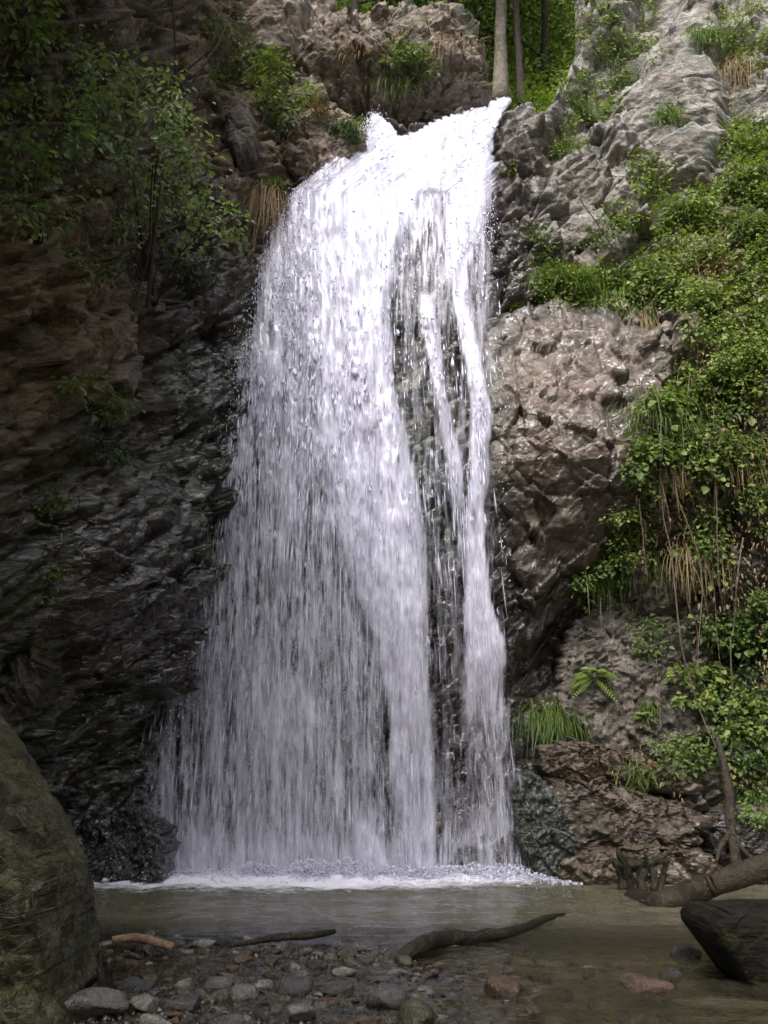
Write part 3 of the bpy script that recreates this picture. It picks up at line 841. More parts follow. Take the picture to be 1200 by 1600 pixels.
def density(u, v):
    tot = np.zeros(np.shape(u))
    for s in STR:
        s = np.array(s, float)
        cu = np.interp(v, s[:, 0], s[:, 1]); hw = np.interp(v, s[:, 0], s[:, 2]); dn = np.interp(v, s[:, 0], s[:, 3])
        dn = np.where((v < s[0, 0]) | (v > s[-1, 0]), 0, dn)
        edge = hw * 0.42
        prof = sstep(0, 1, (hw + edge * 0.3 - np.abs(u - cu)) / edge)
        tot = 1 - (1 - tot) * (1 - np.clip(dn * prof, 0, 0.995))
    ch = inside(CHUTE, u, v)
    return np.where(ch, np.maximum(tot, 0.97), tot)
def flow_dir(u, v):
    """flow in the photograph: along the slanted chute on top, then straight down, fanning slightly"""
    t = sstep(215, 330, v - (u - 640) * -0.12)
    a = np.stack([np.full(np.shape(u), -0.80), np.full(np.shape(u), 0.52)], -1)
    b = np.stack([(u - 560) * 0.00045 + 0.02 * np.sin(u * 0.05), np.ones(np.shape(u))], -1)
    return nrm(a * (1 - t)[..., None] + b * t[..., None])

def water_mat(name, alpha=False, drop=False, thr=1.0, sc=(1, 1), seed=0.0):
    k = NT(name)
    tc = k.node('UVMap').outputs[0] if alpha else k.pos()
    d = k.node('BsdfDiffuse'); d.inputs[0].default_value = (0.82, 0.80, 0.92, 1)
    t = k.node('BsdfTranslucent'); t.inputs[0].default_value = (0.82, 0.81, 0.94, 1)
    m = k.node('MixShader'); m.inputs[0].default_value = 0.3
    k.l.new(d.outputs[0], m.inputs[1]); k.l.new(t.outputs[0], m.inputs[2])
    g = k.node('BsdfGlossy'); g.inputs['Roughness'].default_value = 0.25
    m2 = k.node('MixShader'); m2.inputs[0].default_value = 0.06
    k.l.new(m.outputs[0], m2.inputs[1]); k.l.new(g.outputs[0], m2.inputs[2])
    if drop:
        tp = k.node('BsdfTransparent'); m3 = k.node('MixShader')
        k.l.new(k.attr('rnd'), m3.inputs[0]); k.l.new(m2.outputs[0], m3.inputs[1]); k.l.new(tp.outputs[0], m3.inputs[2])
        k.l.new(m3.outputs[0], k.out.inputs[0]); return k.m
    if not alpha:
        k.l.new(m2.outputs[0], k.out.inputs[0]); return k.m
    mp = k.node('Mapping'); mp.inputs['Scale'].default_value = (sc[0], sc[1], 1); mp.inputs['Location'].default_value = (seed, seed * 2, 0)
    k.l.new(tc, mp.inputs[0])
    n = k.noise(mp.outputs[0], 1.0, 5, 0.62, 0.25)
    mp2 = k.node('Mapping'); mp2.inputs['Scale'].default_value = (sc[0] * .22, sc[1] * .3, 1); mp2.inputs['Location'].default_value = (seed + 5, seed, 0)
    k.l.new(tc, mp2.inputs[0])
    n2 = k.noise(mp2.outputs[0], 1.0, 3, 0.5, 0.2)
    mp3 = k.node('Mapping'); mp3.inputs['Scale'].default_value = (sc[0] * .5, sc[1] * .16, 1); mp3.inputs['Location'].default_value = (seed + 9, seed + 2, 0)
    k.l.new(tc, mp3.inputs[0])
    n3 = k.noise(mp3.outputs[0], 1.0, 4, 0.6, 0.3)
    nn = k.math('ADD', k.math('MULTIPLY', k.math('SUBTRACT', n, 0.5), 1.9), k.math('MULTIPLY', k.math('SUBTRACT', n2, 0.5), 1.0))
    nn = k.math('ADD', nn, k.math('MULTIPLY', k.math('SUBTRACT', n3, 0.5), 1.7))
    so = k.attr('soft')
    nn = k.math('MULTIPLY', nn, k.math('SUBTRACT', 1.0, k.math('MULTIPLY', so, 0.42)))
    a = k.math('ADD', nn, k.math('MULTIPLY', k.attr('dens'), 1.15))
    a = k.math('SUBTRACT', a, k.math('SUBTRACT', 0.19, k.math('MULTIPLY', so, 0.09)))
    a = k.math('MULTIPLY', a, thr, clamp=True)
    a = k.math('MULTIPLY', a, k.math('MULTIPLY', k.attr('dens'), 5.0, clamp=True))
    tp = k.node('BsdfTransparent')
    m3 = k.node('MixShader')
    k.l.new(a, m3.inputs[0]); k.l.new(tp.outputs[0], m3.inputs[1]); k.l.new(m2.outputs[0], m3.inputs[2])
    k.l.new(m3.outputs[0], k.out.inputs[0])
    return k.m
M['drop'] = water_mat('splashing_water')
M['streak'] = water_mat('falling_water', drop=True)
fall = empty('waterfall', (0, 15.45, 0))
tag(fall, 'tall white waterfall pouring from the notch into the pool', 'waterfall', kind='structure')
fall_o = np.array([0, 15.45, 0])
for li, (out, thr, sc) in enumerate([(0.0, 1.15, (1 / 6.5, 1 / 55.)), (0.22, 1.0, (1 / 4.2, 1 / 28.))]):
    us = np.arange(205, 860, 4.0); vs = np.arange(145, 1378, 5.0)
    U, Vv = np.meshgrid(us, vs)
    jit = 7 * fbm(np.stack([U / 30, Vv / 60], -1).reshape(-1, 2), 3, 90 + li).reshape(U.shape)
    D = density(U + jit, Vv + jit * .5) * (1.0 if li == 0 else 0.72)
    rel = 0.10 * fbm(np.stack([U / 22, Vv / 90], -1).reshape(-1, 2), 4, 95 + li) + 0.05 * fbm(np.stack([U / 7, Vv / 22], -1).reshape(-1, 2), 3, 97 + li)
    rel = rel.reshape(U.shape) * sstep(0, .8, D) * 1.4
    Pf = on_fall(U, Vv, out + rel + 0.15 * D)
    nr, nc = U.shape
    ids = np.arange(nr * nc).reshape(nr, nc)
    F = np.stack([ids[:-1, :-1], ids[:-1, 1:], ids[1:, 1:], ids[1:, :-1]], -1).reshape(-1, 4)
    F = F[(D.ravel()[F] > 0.02).any(1)]
    o = build('water_curtain', Pf.reshape(-1, 3), F, water_mat('water_curtain_%d' % li, True, False, thr, sc, 3.7 * li), True, {'dens': D.ravel(), 'soft': np.maximum(sstep(760, 1050, Vv) * (1 - .35 * sstep(540, 620, U) * sstep(700, 660, U)), sstep(600, 640, U) * sstep(370, 440, Vv) * .9).ravel()}, fall, fall_o)
    # flow coordinates: sheared so that the streaks run along the chute on top
    uvl = o.data.uv_layers.new(name='UVMap')
    sh = np.where(Vv < 300, (300 - Vv) * 1.25, 0.0)
    UV = np.stack([U + sh * -1.0 + 0.6 * sh * 0, Vv], -1).reshape(-1, 2)
    uvl.data.foreach_set('uv', UV[F.ravel()].astype(np.float32).ravel())

# streaks of falling drops, each a thin spindle
def streaks(n, seed, band=None):
    r = np.random.default_rng(seed)
    u = r.uniform(200, 865, n * 6); v = r.uniform(140, 1372, n * 6)
    jit = 7 * fbm(np.stack([u / 40, v / 90], -1), 3, seed + 1)
    dn = density(u + jit, v)
    clump = (0.25 + 1.3 * np.clip(fbm(np.stack([u / 10, v / 55], -1), 3, seed + 2) + 0.3, 0, 1.3)) * (0.45 + 1.0 * np.clip(fbm(np.stack([u / 38, v / 130], -1), 3, seed + 3) + 0.5, 0, 1.2))
    keep = r.random(len(u)) < (0.02 * (dn > .02) + 0.9 * dn ** 1.7) * clump * 0.33 * (1 - 0.60 * sstep(750, 1100, v)) * (1 - 0.62 * sstep(.85, 1.0, dn))
    u, v = u[keep], v[keep]
    return u, v, density(u, v), r
g = Geo()
u, v, dn, r = streaks(60000, 5)
n = len(u)
P0 = on_fall(u, v, 0.25 * r.random(n) ** 1.5 * 1.6 + 0.12 * dn + 0.05)
fd = flow_dir(u, v)
P1 = on_fall(u + fd[:, 0] * 8, v + fd[:, 1] * 8, 0.25 * dn + 0.05)
P0b = on_fall(u, v, 0.25 * dn + 0.05)
Dv = nrm(P1 - P0b)
Ln = (0.04 + 0.22 * sstep(260, 900, v)) * r.lognormal(0, .65, n) * np.where(v < 300, 1.2, 1)
Wd = (0.0105 - 0.0016 * sstep(300, 1000, v)) * r.lognormal(-.1, .6, n)
S = nrm(np.cross(Dv, unit(n, r))); B = np.cross(Dv, S)
rows = [P0 - Dv * Ln[:, None] * .5]
for kk in range(3):
    a = 2 * np.pi * kk / 3
    rows.append(P0 + Dv * (Ln * .12)[:, None] + (S * math.cos(a) + B * math.sin(a)) * Wd[:, None])
rows.append(P0 + Dv * Ln[:, None] * .5)
V = np.stack(rows, 1).reshape(-1, 3)
b = np.arange(n)[:, None] * 5
F = np.concatenate([b + np.array(x) for x in ([0, 1, 2], [0, 2, 3], [0, 3, 1], [4, 2, 1], [4, 3, 2], [4, 1, 3])])
g.add(V, F, np.repeat(np.clip(0.64 * sstep(450, 1000, v) + r.normal(0, .12, n), 0, .85), 5))
o = g.build('falling_drops', M['streak'], True, fall, fall_o); o['kind'] = 'stuff'

def blobs(P, R, seed, squash=1.0):
    r = np.random.default_rng(seed); n = len(P)
    ax = np.array([(1, 0, 0), (-1, 0, 0), (0, 1, 0), (0, -1, 0), (0, 0, 1), (0, 0, -1)], float)
    V = P[:, None] + ax[None] * (R[:, None] * r.lognormal(0, .3, (n, 6)))[..., None] * np.array([1, 1, squash])
    f = np.array([(0, 2, 4), (2, 1, 4), (1, 3, 4), (3, 0, 4), (2, 0, 5), (1, 2, 5), (3, 1, 5), (0, 3, 5)])
    F = (np.arange(n)[:, None, None] * 6 + f[None]).reshape(-1, 3)
    return V.reshape(-1, 3), F
# spray thrown off the lip and the edges, and the splash along the foot
r = np.random.default_rng(77)
su, sv = [], []
for (c0, c1, n, s0, s1) in [((575, 205), (590, 180), 500, 7, 14), ((540, 250), (455, 320), 700, 10, 8), ((455, 320), (400, 480), 500, 10, 40), ((400, 480), (350, 730), 600, 12, 40), ((350, 730), (270, 1150), 140, 10, 60), ((755, 300), (765, 380), 250, 8, 30), ((785, 560), (790, 900), 60, 6, 60)]:
    t = r.random(n)
    su.append(c0[0] + (c1[0] - c0[0]) * t + r.normal(0, s0, n)); sv.append(c0[1] + (c1[1] - c0[1]) * t + r.normal(0, s1 * .5, n))
su, sv = np.concatenate(su), np.concatenate(sv)
Ps = on_fall(su, sv, 0.1 + 0.3 * r.random(len(su)))
V, F = blobs(Ps, r.uniform(.004, .011, len(su)), 3, 2.2)
g = Geo(); g.add(V, F)
o = g.build('spray_drops', M['drop'], True, fall, fall_o); o['kind'] = 'stuff'
n = 26000
x = r.uniform(-4.7, 2.7, n); y = 15.35 - np.abs(r.normal(0, .40, n)) + r.normal(0, .12, n)
prof = 0.05 + 0.32 * (fbm(np.stack([x * 2.2, x * 0], -1), 3, 4) * .5 + .5)
z = prof * r.random(n) ** 2.2 * sstep(-4.6, -3.6, x) * sstep(2.8, 1.9, x)
V, F = blobs(np.stack([x, y, z], -1), r.lognormal(-4.7, .5, n), 6, 0.8)
g = Geo(); g.add(V, F)
o = g.build('splash_foam', M['drop'], True, fall, fall_o); o['kind'] = 'stuff'

# ------------------------------------------------------------------ wooded hillside behind the notch
hx = np.arange(-9, 14, 0.4); hy = np.arange(19.0, 46, 0.5)
HX, HY = np.meshgrid(hx, hy)
h2 = np.stack([HX, HY], -1).reshape(-1, 2)
def hill_z(x, y):
    p = np.stack([x, y], -1)
    return 14.55 + 0.12 * (y - 19) + 1.25 * np.clip(y - 24, 0, 99) + 0.55 * np.clip(np.abs(x - 2.6 - 0.05 * (y - 18)) - 0.7, 0, 9) * sstep(19, 22, y) + 0.35 * fbm(p * 0.5, 3, 61)
nr, nc = HX.shape
ids = np.arange(nr * nc).reshape(nr, nc)
HF = np.stack([ids[:-1, :-1], ids[:-1, 1:], ids[1:, 1:], ids[1:, :-1]], -1).reshape(-1, 4)
k = NT('forest_floor')
P = k.pos()
c = k.mix(k.ramp(k.noise(P, 3.0, 5), [(0.35, 0.0), (0.65, 1.0)]), (0.03, 0.028, 0.014), (0.07, 0.085, 0.025))
M['floor'] = k.set(Base_Color=c, Roughness=0.95, Normal=k.bump(k.noise(P, 12, 4), 0.8, 0.08))
hill = build('hillside', np.concatenate([h2, hill_z(h2[:, 0], h2[:, 1])[:, None]], 1), HF, M['floor'], True)
tag(hill, 'wooded slope rising behind the notch above the fall', 'hillside', kind='structure')

def leaf_cloud(g, C, per, spread, L, r, flat=0.6, droop=0.4, wl=0.36):
    """leaves around cluster centres C; spread in metres"""
    n = len(C) * per
    c = np.repeat(C, per, 0)
    o = r.normal(size=(n, 3)) * spread * np.array([1, 1, flat])
    D = nrm(o + 0.25 * spread * r.normal(size=(n, 3))) + np.array([0, 0, -droop]) + np.array([0, -.25, 0])
    N = nrm(np.array([0, -.35, 1.0]) + 0.55 * r.normal(size=(n, 3)))
    LL = L * r.lognormal(0, .25, n)
    add_leaves(g, c + o, D, N, LL, LL * wl, np.clip(np.repeat(r.random(len(C)), per) * .5 + r.random(n) * .55, 0, 1))

r = np.random.default_rng(15)
g = Geo()
cx = r.uniform(-4, 10, 5600); cy = 20 + 15 * r.random(5600) ** 1.2
sel = ~((np.abs(cx - 2.7 - 0.05 * (cy - 18)) < 0.5) & (cy < 23))
cx, cy = cx[sel], cy[sel]
C = np.stack([cx, cy, hill_z(cx, cy) + r.random(len(cx)) ** 1.5 * np.interp(cy, [20, 24, 40], [.6, 3.5, 9])], -1)
leaf_cloud(g, C, 16, 0.30, 0.14, r)
o = g.build('hillside_undergrowth', M['leaf_bright'])
tag(o, 'bright green leafy undergrowth on the slope behind the trunks', 'undergrowth', kind='stuff')

def tree(u, v, Y, rad, height, label, bark, leaf, lean=(0, 0), crown=140, seed=1, low=0.45):
    r = np.random.default_rng(seed)
    b = at(u, v, Y); b[2] -= 0.3
    e_ = empty('forest_tree', b)
    pts = np.array([[0, 0, 0], [lean[0] * .4, lean[1] * .4, height * .35], [lean[0] * .7, lean[1] * .7, height * .7], [lean[0], lean[1], height]])
    g = Geo(); tr_ = spline(pts, 26)
    add_tube(g, tr_, [rad * 1.7, rad * 1.1, rad, rad * .92, rad * .85, rad * .7, rad * .3], 14, .2, seed)
    cl = []
    for i in range(14):
        t = low + (1 - low) * (i / 14.)
        p0 = tr_[int(t * 25)]
        a = r.uniform(0, 6.28); ln = height * .28 * (1.15 - t)+.6
        dr = np.array([math.cos(a), math.sin(a), r.uniform(.1, .7)])
        bp = spline([p0, p0 + dr * ln * .5 + [0, 0, .1], p0 + dr * ln], 9)
        add_tube(g, bp, [rad * .3, rad * .06], 6)
        for q in range(crown // 14):
            cl.append(bp[r.integers(3, 9)] + r.normal(size=3) * .35)
    g.build('trunk', bark, True, e_)
    g2_ = Geo(); leaf_cloud(g2_, np.array(cl), 26, .32, .13, r)
    g2_.build('crown', leaf, False, e_)
    tag(e_, label, 'tree')
    return e_
tree(781, 146, 24.0, .15, 10.5, 'straight pale grey tree trunk standing behind the waterfall lip', M['grey_bark'], M['leaf_mid'], (.35, .2), 150, 3)
tree(815, 150, 23.5, .08, 8.0, 'thin dark tree trunk just right of the pale trunk', M['bark'], M['leaf_bright'], (-.1, .2), 120, 5)
tree(700, 90, 25.0, .11, 8.0, 'dark leafy tree behind the big boulder above the fall', M['bark'], M['leaf_dark'], (.4, 0), 230, 7, .08)
tree(560, 60, 24.5, .11, 7.0, 'green tree rising behind the left end of the big boulder', M['bark'], M['leaf_mid'], (-.4, 0), 200, 9, .08)
tree(850, 110, 27.0, .10, 8.0, 'light green young tree between the thin trunk and the right slab', M['bark'], M['leaf_bright'], (.3, 0), 220, 11, .05)
tree(740, 110, 28.0, .10, 8.0, 'shaded young tree left of the pale trunk', M['bark'], M['leaf_mid'], (.1, 0), 200, 12, .05)

def shade_tree(base, top, crown_c, crown_r, label, seed):  # out of view, added to darken the near gorge
    """unseen tree, added so that its crown shades the foreground and lower fall"""
    r = np.random.default_rng(seed)
    base, top, crown_c = (np.array(x, float) for x in (base, top, crown_c))
    e_ = empty('shade_tree', base)
    g = Geo()
    add_tube(g, spline([base, base * .6 + top * .4 + r.normal(0, .1, 3), top], 30) - base, [.30, .24, .12], 14, .15, seed)
    cl = []
    for i in range(15):
        o_ = unit(1, r)[0] * np.array(crown_r) * r.uniform(.55, 1.0)
        p1 = crown_c + o_
        bp = spline([top, top * .5 + p1 * .5 + [0, 0, .4], p1], 10)
        add_tube(g, bp - base, [.09, .02], 6)
        for _ in range(14):
            cl.append(bp[r.integers(4, 10)] + r.normal(size=3) * .55 - base)
    g.build('trunk', M['bark'], True, e_)
    g2_ = Geo(); leaf_cloud(g2_, np.array(cl), 22, .38, .20, r)
    g2_.build('crown', M['leaf_mid'], False, e_)
    tag(e_, label, 'tree')
shade_tree((-4.6, 2.5, 0), (-3.4, 4.0, 11.0), (-2.6, 5.2, 13.2), (3.0, 3.2, 1.9), 'unseen leafy tree added beside the viewer to shade the foreground', 71)
shade_tree((-4.9, -3.0, 0), (-3.6, -2.5, 11.0), (-2.2, -1.5, 13.0), (3.2, 3.2, 2.0), 'unseen leafy tree added behind the viewer for its shade', 73)

# ------------------------------------------------------------------ plants on the rock
def on_rock(uv, fwd):
    """points in front of the rock at pixels uv, fwd metres towards the viewer"""
    out = []
    for (u, v), f in zip(uv, np.broadcast_to(fwd, len(uv))):
        p, n, ok = hit(float(u), float(v))
        dr = nrm(p - np.array([0, 0, CAMZ]))
        out.append(p - dr * f)
    return np.array(out).reshape(-1, 3)

def bush(root, poly, nc, per, L, mat, label, seed, fwd=(0.1, .6), spread=.13, stemr=.014, flat=.5, droop=.5, name='shrub', cat='shrub', group=None, stemmat=None, nst=None, wl=.36):
    r = np.random.default_rng(seed)
    p0, n0, _ = hit(*root)
    e_ = empty(name, p0)
    uv = sample_poly(poly, nc, r)
    C = on_rock(uv, r.uniform(fwd[0], fwd[1], nc))
    # keep the plant together in depth
    ymin, ymed = np.quantile(C[:, 1], .1), np.median(C[:, 1])
    fix = np.abs(C[:, 1] - ymed) > 1.2
    C[fix] = at(uv[fix, 0], uv[fix, 1], ymed + r.normal(0, .25, fix.sum()))
    g = Geo()
    for i in range(min(nc, nst or 6)):
        a, b = p0, C[i]
        mid = (a + b) / 2 + np.array([0, -.10, .10]) * np.linalg.norm(b - a) + r.normal(0, .03, 3)
        bp = spline([a - n0 * .05, a * .7 + mid * .3 + r.normal(0, .02, 3), mid, b], 12)
        add_tube(g, bp - p0, [stemr, stemr * .6, stemr * .22], 5)
    g.build('stem', stemmat or M['bark'], True, e_)
    g = Geo(); leaf_cloud(g, C - p0, per, spread, L, r, flat, droop, wl)
    g.build('foliage', mat, False, e_)
    tag(e_, label, cat, group)
    return e_

# left wall
bush((235, 470), [(60, 120), (150, 80), (240, 75), (300, 130), (300, 200), (330, 260), (250, 300), (130, 290), (60, 230)], 95, 20, .085, M['leaf_grey'], 'large grey-green shrub hanging over the upper left wall', 201, (.3, 1.1), .15, .022)
bush((240, 480), [(180, 250), (300, 230), (390, 330), (350, 385), (230, 400), (120, 380), (110, 300)], 85, 20, .085, M['leaf_grey'], 'drooping lower half of grey-green leaves left of the fall top', 202, (.3, 1.0), .15, .02)
bush((60, 380), [(-20, 130), (60, 130), (110, 200), (110, 320), (60, 370), (-20, 340)], 36, 20, .08, M['leaf_mid'], 'mid green shrub at the left edge beside the big grey-green shrub', 203, (.3, 1.2), .15)
bush((40, 80), [(-20, -20), (110, -20), (120, 40), (70, 70), (-20, 80)], 22, 18, .08, M['leaf_mid'], 'leafy sprig in the top left corner of the gorge', 204, (.2, .9), .14)
bush((410, 200), [(375, 100), (420, 85), (470, 105), (505, 145), (490, 165), (440, 190), (400, 170)], 50, 26, .075, M['leaf_bright'], 'bright fresh green bush leaning out left of the big boulder', 205, (.2, .7), .12)
bush((330, 130), [(300, 40), (380, 20), (400, 70), (360, 130), (310, 150)], 30, 20, .07, M['leaf_mid'], 'small bush under the top edge with thin bare stems', 206, (.1, .6), .13)
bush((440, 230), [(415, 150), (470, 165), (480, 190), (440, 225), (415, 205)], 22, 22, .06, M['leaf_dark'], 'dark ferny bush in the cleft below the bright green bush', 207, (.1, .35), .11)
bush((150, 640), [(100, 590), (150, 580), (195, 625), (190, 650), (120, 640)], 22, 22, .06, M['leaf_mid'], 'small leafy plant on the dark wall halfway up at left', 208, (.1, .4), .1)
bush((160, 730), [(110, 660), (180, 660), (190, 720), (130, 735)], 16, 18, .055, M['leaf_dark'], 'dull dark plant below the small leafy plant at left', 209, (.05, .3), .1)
bush((85, 795), [(60, 750), (100, 750), (110, 790), (70, 800)], 12, 18, .05, M['leaf_mid'], 'low tuft of leaves above the black glistening rock', 210, (.05, .25), .08)
bush((85, 900), [(70, 888), (100, 885), (102, 902), (75, 905)], 6, 16, .04, M['leaf_bright'], 'tiny bright green sprig on the black wet rock', 211, (.02, .12), .05)
bush((70, 935), [(60, 928), (84, 925), (84, 940), (62, 942)], 5, 14, .04, M['leaf_bright'], 'tiniest sprig just under the bright sprig at left', 212, (.02, .12), .05)
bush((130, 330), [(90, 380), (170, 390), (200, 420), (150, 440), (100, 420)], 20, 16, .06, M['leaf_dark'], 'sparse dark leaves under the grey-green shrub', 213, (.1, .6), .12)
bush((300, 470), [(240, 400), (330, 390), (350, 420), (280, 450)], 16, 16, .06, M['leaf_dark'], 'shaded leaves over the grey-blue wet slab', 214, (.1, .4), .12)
# right slope
R_ = [((880, 60), [(885, 0), (960, -10), (1040, 0), (1030, 50), (960, 100), (900, 90)], 34, .075, 'leaf_bright', 'bright bush in the gully at the top between the slabs'),
      ((880, 160), [(865, 110), (920, 105), (945, 150), (935, 190), (890, 195), (862, 165)], 30, .07, 'leaf_bright', 'yellow-green bush on the rock right of the stream'),
      ((960, 130), [(930, 80), (1010, 60), (1000, 120), (950, 165)], 24, .07, 'leaf_mid', 'mid green bush climbing the gully beside the pale crag'),
      ((890, 230), [(858, 225), (900, 205), (915, 225), (880, 248)], 14, .06, 'leaf_bright', 'small green tuft on the ledge above the grey-pink face'),
      ((1040, 190), [(1025, 160), (1065, 150), (1070, 195), (1035, 200)], 14, .06, 'leaf_mid', 'green tuft hanging in a crack of the pale crag'),
      ((1150, 60), [(1090, 20), (1200, -10), (1215, 110), (1150, 110), (1110, 80)], 60, .075, 'leaf_bright', 'light green bush in the top right corner'),
      ((840, 400), [(822, 360), (850, 350), (858, 400), (838, 415)], 14, .06, 'leaf_mid', 'small leafy plant at the foot of the grey-pink face'),
      ((960, 350), [(935, 325), (985, 310), (1000, 345), (960, 365)], 14, .07, 'leaf_bright', 'pale yellow-green sprig on the grey-pink rock face'),
      ((920, 375), [(890, 360), (945, 350), (950, 380), (900, 390)], 10, .06, 'leaf_mid', 'sparse twig with leaves across the grey-pink face'),
      ((1020, 310), [(985, 240), (1030, 240), (1040, 300), (1000, 320)], 26, .075, 'leaf_bright', 'fresh green plant trailing down beside the pale crag'),
      ((1160, 260), [(1130, 190), (1215, 160), (1215, 290), (1150, 300)], 60, .08, 'leaf_mid', 'dense green bush at the right edge below the corner'),
      ((1080, 350), [(1020, 320), (1110, 290), (1120, 370), (1040, 390)], 60, .08, 'leaf_bright', 'broad bright bush right of the grey-pink face'),
      ((1170, 380), [(1120, 320), (1215, 300), (1215, 420), (1140, 420)], 60, .08, 'leaf_mid', 'thick green bush at the right edge at mid slope'),
      ((1010, 430), [(950, 410), (1040, 390), (1050, 450), (980, 470)], 50, .07, 'leaf_mid', 'low bush above the hanging grass on the right slope'),
      ((1120, 490), [(1070, 440), (1170, 430), (1190, 520), (1100, 530)], 70, .08, 'leaf_bright', 'bright leafy bush above the right ivy curtain'),
      ((1040, 1080), [(1060, 1050), (1120, 1035), (1150, 1070), (1100, 1110), (1060, 1095)], 26, .09, 'leaf_bright', 'light green broad-leaved plant low on the right wall'),
      ((1160, 1130), [(1120, 1090), (1210, 1080), (1210, 1150), (1140, 1150)], 30, .085, 'leaf_bright', 'bright broad-leaved plant at the right edge above the root trunk'),
      ((1040, 1170), [(1030, 1140), (1120, 1150), (1130, 1200), (1040, 1200)], 36, .065, 'leaf_mid', 'spreading low plant above the layered ledge'),
      ((1170, 1230), [(1150, 1180), (1215, 1180), (1215, 1290), (1160, 1280)], 36, .07, 'leaf_mid', 'green plant right of the root trunk by the water'),
      ((930, 920), [(905, 900), (960, 850), (985, 880), (935, 950), (905, 945)], 34, .06, 'leaf_mid', 'green plant trailing from the dark corner under the cracked rock'),
      ((970, 840), [(950, 800), (1000, 790), (1010, 870), (970, 880)], 40, .065, 'leaf_bright', 'leafy clump at the lower right rim of the cracked rock'),
      ((1010, 990), [(990, 960), (1030, 960), (1030, 1010), (1000, 1020)], 14, .06, 'leaf_mid', 'small plant on the shaded wall right of the fern')]
for i, (root, poly, nc, L, mt, lb) in enumerate(R_):
    bush(root, poly, nc, 22, L, M[mt], lb, 300 + i, (.05, .45), .12, .010)
bush((645, 110), [(620, 60), (660, 60), (675, 110), (640, 125), (615, 100)], 26, 22, .075, M['leaf_mid'], 'green fern-like bush on the front of the big boulder', 250, (.05, .3), .11)
bush((545, 210), [(520, 185), (560, 180), (570, 220), (530, 225)], 14, 18, .06, M['leaf_dark'], 'dark green plant above the pale rounded boulder', 251, (.05, .25), .09)
bush((800, 265), [(788, 258), (806, 256), (806, 274), (790, 276)], 6, 14, .05, M['leaf_bright'], 'tiny green plant on the brown rock right of the lip', 252, (.02, .12), .05)

# ivy and ground cover that hides the right slope
r = np.random.default_rng(33)
COVER = [([(1000, 400), (1060, 290), (1130, 300), (1140, 150), (1210, 130), (1210, 620), (1000, 640), (1090, 560), (1080, 490), (1000, 480)], 1500, 'leaf_bright'),
         ([(1000, 640), (1080, 580), (1210, 560), (1210, 1000), (1150, 1010), (1080, 950), (1040, 900), (990, 900), (985, 780)], 1700, 'leaf_mid'),
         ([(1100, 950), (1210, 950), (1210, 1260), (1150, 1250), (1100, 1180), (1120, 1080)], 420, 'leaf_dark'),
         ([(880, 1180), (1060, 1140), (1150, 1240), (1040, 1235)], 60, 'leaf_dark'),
         ([(960, 60), (1050, 0), (1010, 120), (900, 230), (870, 220), (900, 130)], 60, 'leaf_bright'),
         ([(840, 425), (930, 410), (960, 430), (1010, 480), (930, 480), (850, 470)], 130, 'leaf_bright')]
gs = {}
for (pl, n, mt) in COVER:
    uv = sample_poly(pl, n, r)
    dn = fbm(uv / 55., 3, 9)
    uv = uv[dn + r.normal(0, .08, n) > np.where(uv[:, 1] > 600, .09, -.02)]
    C = on_rock(uv, r.uniform(.02, .30, len(uv)))
    leaf_cloud(gs.setdefault(mt, Geo()), C, 24, .115, .058, r, .7, .6, .45)
    if not len(uv):
        continue
    lo = uv[r.random(len(uv)) < .22]
    leaf_cloud(gs['leaf_bright' if mt != 'leaf_dark' else 'leaf_mid'] if 'leaf_bright' in gs else gs[mt], on_rock(lo, r.uniform(.2, .5, len(lo))), 8, .16, .085, r, .6, .5, .5)
    dr_ = sample_poly(pl, n // 7, r)
    leaf_cloud(gs.setdefault('dry', Geo()), on_rock(dr_, r.uniform(.02, .28, len(dr_))), 9, .13, .08, r, 1.2, 1.6, .16)
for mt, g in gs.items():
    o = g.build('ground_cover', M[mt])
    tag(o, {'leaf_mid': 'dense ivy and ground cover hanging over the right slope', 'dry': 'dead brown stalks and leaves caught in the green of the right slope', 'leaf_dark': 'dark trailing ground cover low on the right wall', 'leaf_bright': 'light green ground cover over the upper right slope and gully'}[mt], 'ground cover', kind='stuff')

# grass
def grass(u, v, n, L, mat, label, seed, wid=.35, hang=.5, name='grass_tuft', w_=.006, cat='grass'):
    r = np.random.default_rng(seed)
    p0, n0, _ = hit(u, v)
    m = 6
    base = r.normal(size=(n, 3)) * wid * np.array([.5, .12, .25])
    a = r.uniform(-1, 1, n)
    D = nrm(np.stack([a * .9, -0.7 + 0 * a, r.uniform(.2, 1.2, n) * (1 - hang)], -1) + .25 * r.normal(size=(n, 3)))
    LL = L * r.lognormal(0, .3, n)
    t = np.linspace(0, 1, m)[None, :, None]
    Pt = base[:, None] + D[:, None] * LL[:, None, None] * t * (1 - .35 * hang * t) + np.array([0, 0, -1.]) * (LL[:, None, None] * (.25 + .9 * hang) * t ** 2.0)
    S = nrm(np.cross(D, [0.2, 0.3, 1.0]))
    wv_ = (w_ * (1 - np.linspace(0, 1, m) ** 2) + .0008)[None, :, None] * r.uniform(.7, 1.4, n)[:, None, None]
    V = np.stack([Pt - S[:, None] * wv_, Pt + S[:, None] * wv_], 2).reshape(-1, 3)
    i = np.arange(n)[:, None] * m * 2 + np.arange(m - 1)[None] * 2
    F = np.stack([i, i + 1, i + 3, i + 2], -1).reshape(-1, 4)
    g = Geo(); g.add(V, F, np.repeat(r.random(n), m * 2))
    o = g.build(name, mat)
    o.location = p0 - nrm(p0 - np.array([0, 0, CAMZ])) * .03
    tag(o, label, cat)
